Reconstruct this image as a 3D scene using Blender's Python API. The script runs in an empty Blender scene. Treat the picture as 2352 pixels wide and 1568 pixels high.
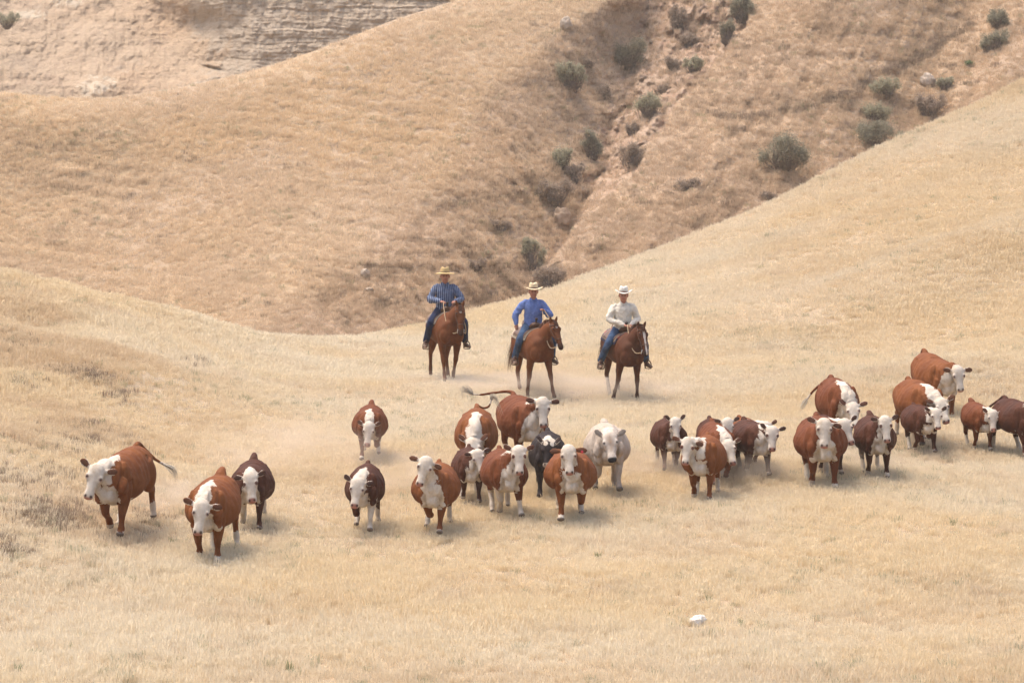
import bpy, bmesh, math, random
import numpy as np
from mathutils import Vector, Matrix
R = math.radians
YS = 0.65                          # metres of distance per unit of the depth tables below
random.seed(7)
rng = np.random.default_rng(11)
scene = bpy.context.scene
COL = scene.collection

# ------------------------------------------------------------------ camera
FPX, W0, YH, CAMZ = 6500.0, 2352.0, 560.0, 8.0     # focal length and picture measures in one pixel unit
cam_d = bpy.data.cameras.new('camera')
cam = bpy.data.objects.new('camera', cam_d)
COL.objects.link(cam)
scene.camera = cam
cam_d.sensor_width = 36.0
cam_d.lens = 36.0 * FPX / W0
cam_d.clip_start = 0.5
cam_d.clip_end = 6000
cam.location = (0, 0, CAMZ)
cam.rotation_euler = (R(90) - math.atan((784 - YH) / FPX), 0, 0)
cam_d.dof.use_dof = True
cam_d.dof.focus_distance = 50.0
cam_d.dof.aperture_fstop = 5.0

# ------------------------------------------------------------------ sky, sun, exposure
SUN_EL, SUN_AZ = R(70), R(-60)      # azimuth measured from +Y (away from the camera) towards +X
world = bpy.data.worlds.new('World')
scene.world = world
world.use_nodes = True
wn = world.node_tree
wn.nodes.clear()
sky = wn.nodes.new('ShaderNodeTexSky')
sky.sky_type = 'NISHITA'
sky.sun_disc = False
sky.sun_elevation = SUN_EL
sky.sun_rotation = SUN_AZ
sky.air_density = 1.0
sky.dust_density = 6.0
sky.ozone_density = 0.6
bg = wn.nodes.new('ShaderNodeBackground')
bg.inputs['Strength'].default_value = 0.15
wo = wn.nodes.new('ShaderNodeOutputWorld')
wn.links.new(sky.outputs[0], bg.inputs[0])
wn.links.new(bg.outputs[0], wo.inputs[0])
sun_d = bpy.data.lights.new('sun', 'SUN')
sun_d.energy = 1.05
sun_d.angle = R(26)
sun_d.color = (1.0, 0.94, 0.85)
sun = bpy.data.objects.new('sun', sun_d)
COL.objects.link(sun)
sd = Vector((math.sin(SUN_AZ) * math.cos(SUN_EL), math.cos(SUN_AZ) * math.cos(SUN_EL), math.sin(SUN_EL)))
sun.rotation_euler = sd.to_track_quat('Z', 'Y').to_euler()
sun.location = (-30, 60, 80)
scene.view_settings.view_transform = 'Standard'
scene.view_settings.look = 'None'
scene.view_settings.exposure = 1.13
scene.view_settings.gamma = 1.0
scene.cycles.volume_max_steps = 64
scene.cycles.volume_bounces = 1
scene.cycles.max_bounces = 5
scene.cycles.diffuse_bounces = 3

# ------------------------------------------------------------------ noise
def hash3(i, j, k, seed):
    h = (i * 374761393 + j * 668265263 + k * 2147483647 // 3 + seed * 144665) & 0xFFFFFFFF
    h = ((h ^ (h >> 13)) * 1274126177) & 0xFFFFFFFF
    h = ((h ^ (h >> 16)) * 2246822519) & 0xFFFFFFFF
    return ((h ^ (h >> 15)) & 0xFFFFFF) / float(0xFFFFFF) * 2 - 1
def vnoise(x, y, z=0.0, seed=0):
    x = np.asarray(x, float); y = np.asarray(y, float) + 0 * x; z = np.asarray(z, float) + 0 * x
    i = np.floor(x).astype(np.int64); j = np.floor(y).astype(np.int64); k = np.floor(z).astype(np.int64)
    fx = x - i; fy = y - j; fz = z - k
    fx = fx * fx * (3 - 2 * fx); fy = fy * fy * (3 - 2 * fy); fz = fz * fz * (3 - 2 * fz)
    def c(a, b, d): return hash3(i + a, j + b, k + d, seed)
    x00 = c(0,0,0) * (1 - fx) + c(1,0,0) * fx; x10 = c(0,1,0) * (1 - fx) + c(1,1,0) * fx
    x01 = c(0,0,1) * (1 - fx) + c(1,0,1) * fx; x11 = c(0,1,1) * (1 - fx) + c(1,1,1) * fx
    return (x00 * (1 - fy) + x10 * fy) * (1 - fz) + (x01 * (1 - fy) + x11 * fy) * fz
def fbm(x, y, z=0.0, oct=4, seed=0, gain=0.5, ridged=False):
    s = 0; a = 1; t = 0
    for o in range(oct):
        n = vnoise(x * 2**o + 17.3 * o, y * 2**o + 9.1 * o, z * 2**o, seed + o)
        if ridged: n = 1 - 2 * np.abs(n)
        s = s + a * n; t += a; a *= gain
    return s / t
def sst(a, b, x):
    t = np.clip((x - a) / (b - a), 0, 1)
    return t * t * (3 - 2 * t)

# ------------------------------------------------------------------ object helpers
def tag(o, label=None, cat=None, group=None, kind=None):
    if label: o['label'] = label
    if cat: o['category'] = cat
    if group: o['group'] = group
    if kind: o['kind'] = kind
    return o
def obj(name, me, mats=(), parent=None, smooth=True):
    o = bpy.data.objects.new(name, me)
    COL.objects.link(o)
    for m in (mats if isinstance(mats, (list, tuple)) else [mats]):
        me.materials.append(m)
    if smooth and len(me.polygons):
        me.polygons.foreach_set('use_smooth', np.ones(len(me.polygons), bool))
    if parent: o.parent = parent
    return o
def empty(name, loc=(0,0,0), rot=(0,0,0), scale=1.0):
    o = bpy.data.objects.new(name, None)
    COL.objects.link(o)
    o.location = loc; o.rotation_euler = rot; o.scale = (scale,) * 3
    o.empty_display_size = 0.2
    return o
def mesh_from(name, V, F):
    me = bpy.data.meshes.new(name)
    V = np.asarray(V, float)
    me.from_pydata(V.tolist(), [], F)
    me.update()
    return me
def grid_mesh(name, P):
    """P: (rows, cols, 3)"""
    r, c = P.shape[:2]
    me = bpy.data.meshes.new(name)
    me.vertices.add(r * c)
    me.vertices.foreach_set('co', P.reshape(-1).astype(np.float32))
    idx = np.arange(r * c).reshape(r, c)
    q = np.stack([idx[:-1,:-1], idx[:-1,1:], idx[1:,1:], idx[1:,:-1]], -1).reshape(-1, 4)
    me.loops.add(q.size); me.loops.foreach_set('vertex_index', q.reshape(-1).astype(np.int32))
    me.polygons.add(len(q)); me.polygons.foreach_set('loop_start', np.arange(0, q.size, 4, dtype=np.int32))
    me.polygons.foreach_set('loop_total', np.full(len(q), 4, dtype=np.int32))
    me.update(calc_edges=True)
    return me
def fattr(me, name, val):
    a = me.attributes.new(name, 'FLOAT', 'POINT')
    a.data.foreach_set('value', np.asarray(val, np.float32).reshape(-1))
def interp(tab):
    xs, ys = zip(*tab)
    return lambda x: np.interp(x, xs, ys)
def sm_interp(tab, w=45):
    f = interp(tab)
    return lambda x: (f(x) * 2 + f(np.asarray(x) - w) + f(np.asarray(x) + w) + f(np.asarray(x) - w/2) + f(np.asarray(x) + w/2)) / 6

# ------------------------------------------------------------------ node helper
class NT:
    def __init__(s, name):
        s.m = bpy.data.materials.new(name); s.m.use_nodes = True
        s.t = s.m.node_tree; s.t.nodes.clear()
        s.out = s.n('ShaderNodeOutputMaterial'); s.b = s.n('ShaderNodeBsdfPrincipled')
        s.t.links.new(s.b.outputs[0], s.out.inputs[0])
        s.b.inputs['Roughness'].default_value = 0.9
        s.b.inputs['Specular IOR Level'].default_value = 0.15
    def n(s, ty, **kw):
        x = s.t.nodes.new(ty)
        for k, v in kw.items(): setattr(x, k, v)
        return x
    def l(s, a, b): s.t.links.new(a, b)
    def inp(s, sock, v):
        if hasattr(v, 'is_output') or isinstance(v, bpy.types.NodeSocket): s.l(v, sock)
        elif v is not None: sock.default_value = v
    def noise(s, vec, scale, detail=4, rough=0.55, dist=0.0):
        x = s.n('ShaderNodeTexNoise'); s.inp(x.inputs['Vector'], vec)
        x.inputs['Scale'].default_value = scale; x.inputs['Detail'].default_value = detail
        x.inputs['Roughness'].default_value = rough; x.inputs['Distortion'].default_value = dist
        return x.outputs['Fac']
    def math(s, op, a, b=None, c=None, clamp=False):
        x = s.n('ShaderNodeMath', operation=op, use_clamp=clamp)
        for i, v in enumerate((a, b, c)):
            if v is not None: s.inp(x.inputs[i], v)
        return x.outputs[0]
    def ramp(s, v, lo, hi, a=0.0, b=1.0):
        x = s.n('ShaderNodeMapRange', clamp=True, interpolation_type='SMOOTHSTEP')
        s.inp(x.inputs[0], v)
        for i, q in zip((1, 2, 3, 4), (lo, hi, a, b)): x.inputs[i].default_value = q
        return x.outputs[0]
    def mix(s, f, a, b):
        x = s.n('ShaderNodeMix', data_type='RGBA')
        s.inp(x.inputs[0], f)
        for i, v in ((6, a), (7, b)):
            if isinstance(v, tuple): v = v + (1,) if len(v) == 3 else v
            s.inp(x.inputs[i], v)
        return x.outputs[2]
    def attr(s, name, ty='GEOMETRY'):
        x = s.n('ShaderNodeAttribute', attribute_type=ty, attribute_name=name)
        return x.outputs['Fac']
    def pos(s, scale=(1, 1, 1)):
        g = s.n('ShaderNodeNewGeometry'); m = s.n('ShaderNodeMapping')
        s.l(g.outputs['Position'], m.inputs[0]); m.inputs['Scale'].default_value = scale
        return m.outputs[0]
    def ocoord(s, scale=(1, 1, 1)):
        g = s.n('ShaderNodeTexCoord'); m = s.n('ShaderNodeMapping')
        s.l(g.outputs['Object'], m.inputs[0]); m.inputs['Scale'].default_value = scale
        return m.outputs[0]
    def bump(s, h, strength=0.4, dist=0.05):
        x = s.n('ShaderNodeBump'); x.inputs['Strength'].default_value = strength
        x.inputs['Distance'].default_value = dist
        s.inp(x.inputs['Height'], h); s.l(x.outputs[0], s.b.inputs['Normal'])
    def col(s, c): s.inp(s.b.inputs['Base Color'], c if not isinstance(c, tuple) else c + (1,))
def plain(name, c, rough=0.7, spec=0.25, var=0.25, sc=20, bump=0.0):
    t = NT(name); t.b.inputs['Roughness'].default_value = rough; t.b.inputs['Specular IOR Level'].default_value = spec
    n = t.noise(t.ocoord(), sc, 3)
    t.col(t.mix(t.ramp(n, 0.3, 0.7), tuple(x * (1 - var) for x in c), tuple(min(1, x * (1 + var * .6)) for x in c)))
    if bump: t.bump(n, bump, 0.02)
    return t.m

# ------------------------------------------------------------------ the lie of the land
def plane_ys(Y): return 90 + 8e4 / Y
yr_f = sm_interp([(-1200, 330), (-600, 420), (-200, 560), (0, 640), (120, 665), (300, 705), (500, 752), (620, 778), (700, 785), (800, 781), (900, 764), (1040, 735),
                  (1200, 692), (1300, 655), (1400, 618), (1560, 560), (1700, 500), (1850, 432), (2000, 352), (2150, 280), (2352, 190), (2700, 40), (3300, -150), (4300, -300)])
Yr_f = sm_interp([(-1200, 116), (0, 108), (300, 108), (640, 112), (900, 122), (1200, 134), (1560, 144), (2000, 152), (2352, 158), (3300, 170), (4300, 175)], 80)
def ground_z(X, Y):
    Y = np.asarray(Y, float); X = np.asarray(X, float)
    xd = 1176 + FPX * X / np.maximum(Y, 8)
    Xm, Ym = X, Y
    Y = Y / YS
    yr = yr_f(xd); Yr = Yr_f(xd)
    z = 0.047 * Y
    zr = CAMZ - Yr * (yr - YH) / 1e4
    dz = zr - 0.047 * Yr
    Y0 = np.interp(xd, [0, 900, 1600, 2352], [66, 88, 92, 90])
    t = np.clip((Y - Y0) / (Yr - Y0), 0, 1.0)
    z = z + dz * t ** np.interp(xd, [0, 500, 1000, 2352], [1.1, 1.3, 1.8, 1.5])
    # a bank under the knoll on the left, a lip of the field on the right, a bench on the right slope
    z = z + 0.55 * np.exp(-((Y - 70) / 9) ** 2) * sst(520, -100, xd)
    z = z + 0.42 * np.exp(-((Y - (99 + 0.002 * (xd - 1900))) / 4.5) ** 2) * sst(1550, 2250, xd)
    bY = np.interp(xd, [1500, 2352], [112, 122])
    z = z + 0.7 * np.exp(-((Y - bY) / 5.0) ** 2) * sst(1500, 2300, xd)
    z = z + 0.18 * np.exp(-((Y - 95) / 5) ** 2) * np.exp(-((xd - 1020) / 130) ** 2)
    z = z + .28 * fbm((Xm * .8 + Ym * .35) / 2.6, (Ym * .8 - Xm * .35) / 8.0, oct=3, seed=201, ridged=True) * sst(760, 250, xd) * sst(64, 74, Y)
    d = np.maximum(Y - Yr, 0)
    fall = np.where(d < 10, 0.022 * d * d, 2.2 + 0.3 * (d - 10))
    z = z - np.minimum(fall + 0.047 * d, 9 + 0.0 * d)
    amp = sst(30, 60, Y)
    z = z + (0.16 + .22 * sst(700, -50, xd)) * amp * fbm(Xm / 5, Ym / 5, oct=3, seed=3) + 0.03 * amp * fbm(Xm / 1.3, Ym / 1.3, oct=2, seed=8)
    return z
def at(xd, Y, z=None):
    X = (xd - 1176) * Y / FPX
    return Vector((X, Y, float(ground_z(np.array([X]), np.array([Y]))[0]) if z is None else z))

def dist_for(xd, y):
    Y = np.linspace(30, 112, 1200); z = ground_z((xd - 1176) * Y / FPX, Y)
    ys = YH + (CAMZ - z) * FPX / Y
    return float(Y[np.argmax(ys < y)])
def build_ground():
    cols = np.concatenate([np.linspace(-9000, -1300, 26)[:-1], np.linspace(-1300, -150, 60)[:-1], np.linspace(-150, 2500, 560), np.linspace(2500, 4200, 70)[1:], np.linspace(4200, 12000, 26)[1:]])
    rows = np.concatenate([np.linspace(6, 48, 24)[:-1], np.linspace(48, 175, 620), np.geomspace(176, 700, 30)])
    YY, XD = np.meshgrid(rows * YS, cols, indexing='ij')
    X = (XD - 1176) * YY / FPX
    Z = ground_z(X, YY)
    me = grid_mesh('ground', np.stack([X, YY, Z], -1))
    return me, (X, YY, Z)

# ---- the far hillside, with its gully
crest_f = sm_interp([(-1500, 150), (-600, 190), (0, 212), (150, 228), (260, 226), (450, 196), (600, 160), (750, 110), (900, 50), (1060, 0), (1200, -70), (1500, -230), (2352, -420), (4200, -500)], 30)
gul_f = interp([(-500, 1600), (-200, 1500), (0, 1480), (120, 1466), (200, 1440), (300, 1402), (400, 1385), (480, 1335), (560, 1288), (640, 1232), (720, 1180), (900, 1060)])
lip_f = interp([(-500, 2050), (-200, 1830), (0, 1722), (60, 1700), (120, 1648), (230, 1562), (330, 1496), (450, 1402), (560, 1296), (640, 1240), (900, 1065)])
spur_f = interp([(-500, 1640), (-300, 1600), (0, 1390), (100, 1240), (200, 1110), (300, 1045), (400, 1000), (500, 900), (600, 790), (700, 620), (900, 480)])
def hill_relief(xd, yd):
    wob = 10 * vnoise(yd / 60, xd / 400, seed=4) + 7 * vnoise(yd / 23, 0, seed=5)
    G = gul_f(yd) + wob
    L = lip_f(yd) + 0.8 * wob + 9 * vnoise(yd / 17, 3, seed=15) + 16 * vnoise(yd / 50, 6, seed=16)
    L = np.maximum(L, G + 4)
    C = spur_f(yd) + 12 * vnoise(yd / 70, 8, seed=17)
    C = np.minimum(C, G - 60)
    f = np.clip((xd - C) / (G - C), 0, 1)
    # the spur sheds to the right in ribs and side gullies that run down into the ravine
    u = (xd * .80 - yd * .60) / 50.; v = (xd * .60 + yd * .80) / 50.
    ribs = fbm(u / 0.9, v / 5.0, oct=4, seed=141, ridged=True)
    left = 10.0 * (0.25 * f * f * (3 - 2 * f) + 0.75 * f ** 2.0) + 5.0 * np.exp(-((xd - 150) / 420.) ** 2) - 1.3 * ribs * sst(0, .6, f) * (1 - .55 * f)
    frac = np.clip((xd - G) / (L - G), 0, 1)
    u2 = (xd * .85 + yd * .45) / 50.; v2 = (-xd * .45 + yd * .85) / 50.
    rb2 = fbm(u2 / 1.0, v2 / 2.6, oct=4, seed=151, ridged=True)
    side = 10.0 - 5.0 * frac ** 1.1 - 1.8 * rb2 * sst(0, .15, frac) * sst(1.0, .85, frac)
    lipd = np.interp(yd, [-300, 0, 300, 560, 640], [4.0, 4.2, 4.0, 5.0, 7.0])
    right = lipd + 5.0 * np.exp(-((xd - (2090 - 0.5 * (yd - 300))) / 130.) ** 2) - 2.0 * np.exp(-((xd - L - 170) / 150.) ** 2)
    right = right + 0.9 * fbm(u2 / 1.2, v2 / 2.5, oct=4, seed=161, ridged=True) * sst(0, 150, xd - L)
    k = sst(-3, 8, xd - L)
    r = np.where(xd < G, left, side * (1 - k) + right * k)
    earth = np.exp(-np.maximum(G - xd, 0) / 45.) * (xd < G) + ((xd >= G) & (xd < L + 3)) * 1.0
    earth = earth * sst(780, 300, yd)
    brown = np.maximum(sst(-.08, .25, (xd - C) / (G - C)), 0)
    return r, earth, brown
def hill_surface(xd, yd):
    r, earth, brown = hill_relief(xd, yd)
    Y = 178 + (800 - yd) * 0.06
    cr = crest_f(xd)
    d = np.clip((yd - cr), 0, None)
    Y = Y + r * sst(0, np.where(xd < 1000, 260, 60), d) + 3.5 * np.exp(-d / 16.)
    sx, sy = xd / 50., yd / 50.
    n = 0.9 * fbm(sx / 6, sy / 4, oct=3, seed=21) + 0.5 * brown * fbm(sx / 1.1, sy / 1.1, oct=4, seed=41, ridged=True) + earth * 1.1 * fbm(sx / 0.7, sy / 0.7, oct=4, seed=51, ridged=True, gain=.6) \
        + 0.30 * fbm(sx / 1.5, sy / 0.9, oct=4, seed=45)
    n = n + 0.12 * np.sin((yd + 18 * fbm(sx / 4, sy / 9, oct=2, seed=61) - 0.10 * xd) / 5.2) * sst(-0.1, 0.4, fbm(sx / 5, sy / 3, oct=2, seed=66))
    Y = (Y + n * sst(0, 30, d)) * YS
    return Y, earth, brown
def hill_xyz(xd, yd):
    Y, e, b = hill_surface(np.asarray(xd, float), np.asarray(yd, float))
    return np.stack([(xd - 1176) * Y / FPX, Y, CAMZ - Y * (yd - YH) / FPX], -1), e, b
def build_hill():
    cols = np.concatenate([np.linspace(-3500, -200, 60)[:-1], np.linspace(-200, 2550, 900), np.linspace(2550, 5000, 60)[1:]])
    n1 = 400
    t = np.linspace(0, 1, n1)
    XD = np.broadcast_to(cols, (n1, len(cols))).copy()
    cr = crest_f(cols)
    YD = 900 + (cr - 900)[None, :] * t[:, None]
    P, E, B = hill_xyz(XD, YD)
    # back side of the crest
    back = []
    for d in (4, 10, 20, 60, 200):
        q = P[-1].copy(); q[:, 1] += d; q[:, 0] *= (P[-1][:, 1] + d) / P[-1][:, 1]; q[:, 2] -= 0.22 * d ** 1.05
        back.append(q)
    P2 = np.concatenate([P, np.array(back)])
    E2 = np.concatenate([E, np.zeros((5, len(cols)))])
    me = grid_mesh('hillside', P2)
    fattr(me, 'earth', E2); fattr(me, 'brown', np.concatenate([B, np.zeros((5, len(cols)))]))
    return me

def build_cliff():
    cols = np.concatenate([np.linspace(-2500, -100, 50)[:-1], np.linspace(-100, 1350, 560), np.linspace(1350, 2200, 30)[1:]])
    rows = np.linspace(330, -160, 260)
    YD, XD = np.meshgrid(rows, cols, indexing='ij')
    sx, sy = XD / 36., YD / 36.
    face = sst(330, 560, XD + 60 * vnoise(sy / 2, 0, seed=9))        # bare wall on the right, broken grassy slope on the left
    t = (330 - YD)
    Y = 292 + t * 0.075 - .045 * face * (t - 60)
    yw = YD + 9 * fbm(sx / 6, sy / 6, oct=3, seed=71) - 0.015 * (XD - 600)
    yw = yw + 10 * fbm(sx / 2.5, sy / 1.8, oct=4, seed=73)
    lvl = yw / 34. + .35 * vnoise(yw / 20, 0, seed=74)
    step = (np.floor(lvl) + sst(0.0, 0.35, lvl - np.floor(lvl)))
    Y = Y - face * 0.38 * (step - lvl) * (0.6 + 0.6 * fbm(sx / 3, sy / 3, oct=2, seed=77))
    Y = Y + 0.8 * fbm(sx / 3, sy / 3, oct=4, seed=81) * (1 - 0.35 * face) + 0.4 * fbm(sx * .8, sy * .9, oct=4, seed=91, ridged=True) + .35 * (1 - face) * fbm(sx / 1.6, sy / 1.4, oct=4, seed=92, ridged=True)
    Y = Y + face * 0.35 * fbm(sx * 1.1, yw / 36 * 0.25, oct=3, seed=95, ridged=True) * sst(60, 10, YD)
    Y = Y + face * 0.25 * fbm(sx / 5, yw / 5.0, oct=3, seed=98)
    Y = Y + 0.45 * fbm(sx * 1.8, sy * 1.1, oct=5, seed=111, gain=.65, ridged=True) + 0.5 * fbm(sx / 1.4, sy / 1.4, oct=4, seed=113, gain=.6)
    # pale boulder-like outcrop and a hollow under a ledge
    Y = Y - 2.2 * np.exp(-(((XD - 225) / 50) ** 2 + ((YD - 200) / 40) ** 2)) * (1 + .5 * fbm(sx, sy, oct=3, seed=12))
    Y = Y + 2.0 * np.exp(-(((XD - 488) / 20) ** 2 + ((YD - 158 - (XD - 488) * .2) / 4) ** 2)) * (1 + fbm(sx * 2, sy * 2, oct=2, seed=75))
    Y = Y * YS
    X = (XD - 1176) * Y / FPX
    Z = CAMZ - Y * (YD - YH) / FPX
    P = np.stack([X, Y, Z], -1)
    back = []
    for d in (2, 8, 30, 120):
        q = P[-1].copy(); q[:, 0] *= (q[:, 1] + d) / q[:, 1]; q[:, 1] += d; q[:, 2] += 0.03 * d
        back.append(q)
    me = grid_mesh('cliff', np.concatenate([P, np.array(back)]))
    pale = np.exp(-(((XD - 225) / 58) ** 2 + ((YD - 198) / 36) ** 2)) * .75 + 0.8 * np.exp(-(((XD - 70) / 60) ** 2 + ((YD - 35) / 14) ** 2)) + 0.9 * np.exp(-(((XD - 165) / 50) ** 2 + ((YD - 5) / 18) ** 2))
    z4 = np.zeros((4, len(cols)))
    fattr(me, 'face', np.concatenate([face, z4])); fattr(me, 'pale', np.concatenate([pale, z4]))
    return me

# ------------------------------------------------------------------ land materials
def straw_col(t, pale, gold, brown, sc=1.0, lay=None):
    p = t.pos((1, 1, 1.0))
    big = t.noise(p, 0.09 * sc, 3, 0.6); mid = t.noise(p, 0.5 * sc, 4, 0.65); fine = t.noise(p, 3.0 * sc, 4, 0.7)
    c = t.mix(t.ramp(big, 0.38, 0.62), pale, gold)
    c = t.mix(t.ramp(mid, 0.52, 0.74, 0, 0.75), c, brown)
    c = t.mix(t.ramp(fine, 0.35, 0.75, 0, 0.45), c, tuple(x * 0.62 for x in brown))
    return c, mid, fine
def m_ground():
    t = NT('dry_ground')
    c, mid, fine = straw_col(t, (0.35, 0.27, 0.18), (0.34, 0.25, 0.155), (0.27, 0.20, 0.13))
    t.col(c); t.bump(fine, 0.5, 0.08)
    return t.m
def m_hill():
    t = NT('dry_hillside')
    p = t.pos()
    c, mid, fine = straw_col(t, (0.36, 0.26, 0.175), (0.38, 0.27, 0.16), (0.32, 0.23, 0.155), 1.2)
    c2, m2, f2 = straw_col(t, (0.36, 0.255, 0.175), (0.37, 0.255, 0.16), (0.28, 0.195, 0.135), 1.6)
    pf = t.noise(p, 7.0, 3, 0.7)
    bn = t.math('ADD', t.attr('brown'), t.math('MULTIPLY', t.math('SUBTRACT', t.noise(p, 0.25, 5, 0.65), 0.5), 1.2))
    c = t.mix(t.ramp(bn, 0.2, 0.9), c, c2)
    c = t.mix(t.ramp(pf, 0.3, 0.7, 0, 0.35), c, (0.42, 0.31, 0.205))
    e = t.attr('earth')
    en = t.math('ADD', e, t.math('MULTIPLY', t.math('SUBTRACT', t.noise(p, 0.9, 6, 0.75), 0.5), 2.4))
    ec = t.mix(t.ramp(t.noise(p, 0.8, 6, 0.7), 0.38, 0.62), (0.31, 0.205, 0.14), (0.39, 0.285, 0.205))
    ec = t.mix(t.ramp(t.noise(t.pos((1, 1, 0.3)), 3.0, 5, 0.75), 0.45, 0.75, 0, 0.6), ec, (0.22, 0.14, 0.095))
    c = t.mix(t.ramp(en, 0.45, 0.95), c, ec)
    rock = t.noise(p, 1.3, 7, 0.8)
    c = t.mix(t.math('MULTIPLY', t.ramp(rock, 0.69, 0.73), t.ramp(bn, 0.3, .8)), c, (0.56, 0.49, 0.42))
    t.col(c); t.bump(t.math('ADD', fine, pf), 0.6, 0.14)
    return t.m
def m_cliff():
    t = NT('clay_cliff')
    p = t.pos()
    g, mid, fine = straw_col(t, (0.40, 0.30, 0.205), (0.42, 0.29, 0.18), (0.30, 0.215, 0.15), 0.7)
    ps = t.pos((0.5, 0.5, 2.2))
    strata = t.noise(ps, 0.7, 8, 0.72, 0.8)
    rc = t.mix(t.ramp(strata, 0.32, 0.68), (0.31, 0.24, 0.17), (0.41, 0.33, 0.245))
    pv = t.pos((2.0, 2.0, 0.4))
    rc = t.mix(t.ramp(t.noise(pv, 0.9, 5, 0.7), 0.55, 0.75, 0, 0.5), rc, (0.30, 0.22, 0.15))
    f = t.math('ADD', t.attr('face'), t.math('MULTIPLY', t.math('SUBTRACT', t.noise(p, 0.25, 6, 0.7), 0.5), 3.2))
    c = t.mix(t.ramp(f, 0.35, 0.65), g, rc)
    pl = t.math('ADD', t.attr('pale'), t.math('MULTIPLY', t.math('SUBTRACT', t.noise(p, 0.9, 7, 0.8), 0.5), 2.8))
    c = t.mix(t.ramp(pl, 0.45, 0.85), c, (0.47, 0.39, 0.29))
    t.col(c); t.bump(t.math('ADD', strata, fine), 0.7, 0.3)
    return t.m

me, (GX, GY, GZ) = build_ground()
ground = tag(obj('ground', me, m_ground()), kind='structure')
hillside = tag(obj('hillside', build_hill(), m_hill()), kind='structure')
cliff = tag(obj('cliff', build_cliff(), m_cliff()), kind='structure')
# ------------------------------------------------------------------ dry grass: tufts of separate blades, strewn over the land
def m_grass(name, pale, gold, brown, sc=1.0, bcol=(0.46, 0.335, 0.235)):
    t = NT(name)
    p = t.pos()
    big = t.noise(p, 0.12 * sc, 3, 0.6); mid = t.noise(p, 0.7 * sc, 4, 0.65)
    c = t.mix(t.ramp(big, 0.38, 0.62), pale, gold)
    c = t.mix(t.ramp(mid, 0.55, 0.72, 0, 0.8), c, brown)
    c = t.mix(t.math('MULTIPLY', t.attr('br', 'INSTANCER'), .55), c, bcol)
    rnd = t.n('ShaderNodeObjectInfo').outputs['Random']
    c = t.mix(t.math('MULTIPLY', rnd, 0.35), c, tuple(min(1, x * 1.25) for x in pale))
    g = t.math('GREATER_THAN', t.math('ADD', rnd, t.math('MULTIPLY', t.noise(p, 0.35, 3), 0.35)), 1.165)
    c = t.mix(t.math('MULTIPLY', g, 0.6), c, (0.22, 0.24, 0.12))
    t.col(c); t.b.inputs['Roughness'].default_value = 0.7
    t.b.inputs['Specular IOR Level'].default_value = 0.2
    tr = t.n('ShaderNodeBsdfTranslucent'); t.l(c, tr.inputs[0]) if not isinstance(c, tuple) else None
    mx = t.n('ShaderNodeMixShader'); mx.inputs[0].default_value = 0.48
    t.l(t.b.outputs[0], mx.inputs[1]); t.l(tr.outputs[0], mx.inputs[2]); t.l(mx.outputs[0], t.out.inputs[0])
    return t.m
def tuft(name, n, h, spread, mat, wid=0.009, seeds=True):
    V = []; F = []
    for i in range(n):
        a = random.uniform(0, 6.283); r = spread * math.sqrt(random.random())
        x, y = r * math.cos(a), r * math.sin(a)
        hh = h * random.uniform(0.55, 1.1)
        ln = random.uniform(0.05, 0.42) * hh
        b = a + random.uniform(-1.2, 1.2)
        dx, dy = ln * math.cos(b), ln * math.sin(b)
        w = wid * random.uniform(0.6, 1.2); c = random.uniform(0, 6.283); wx, wy = w * math.cos(c), w * math.sin(c)
        k = len(V)
        V += [(x - wx, y - wy, -0.03), (x + wx, y + wy, -0.03), (x + dx * .35 - wx * .8, y + dy * .35 - wy * .8, hh * .55), (x + dx * .35 + wx * .8, y + dy * .35 + wy * .8, hh * .55)]
        if seeds and i % 3 == 0:     # seed head
            V += [(x + dx * .8 - wx * 1.5, y + dy * .8 - wy * 1.5, hh * .88), (x + dx * .8 + wx * 1.5, y + dy * .8 + wy * 1.5, hh * .88), (x + dx, y + dy, hh)]
            F += [(k, k+1, k+3, k+2), (k+2, k+3, k+5, k+4), (k+4, k+5, k+6)]
        else:
            V += [(x + dx, y + dy, hh)]
            F += [(k, k+1, k+3, k+2), (k+2, k+3, k+4)]
    me = mesh_from(name, V, F)
    me.materials.append(mat)
    o = bpy.data.objects.new(name, me)
    return o
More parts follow.
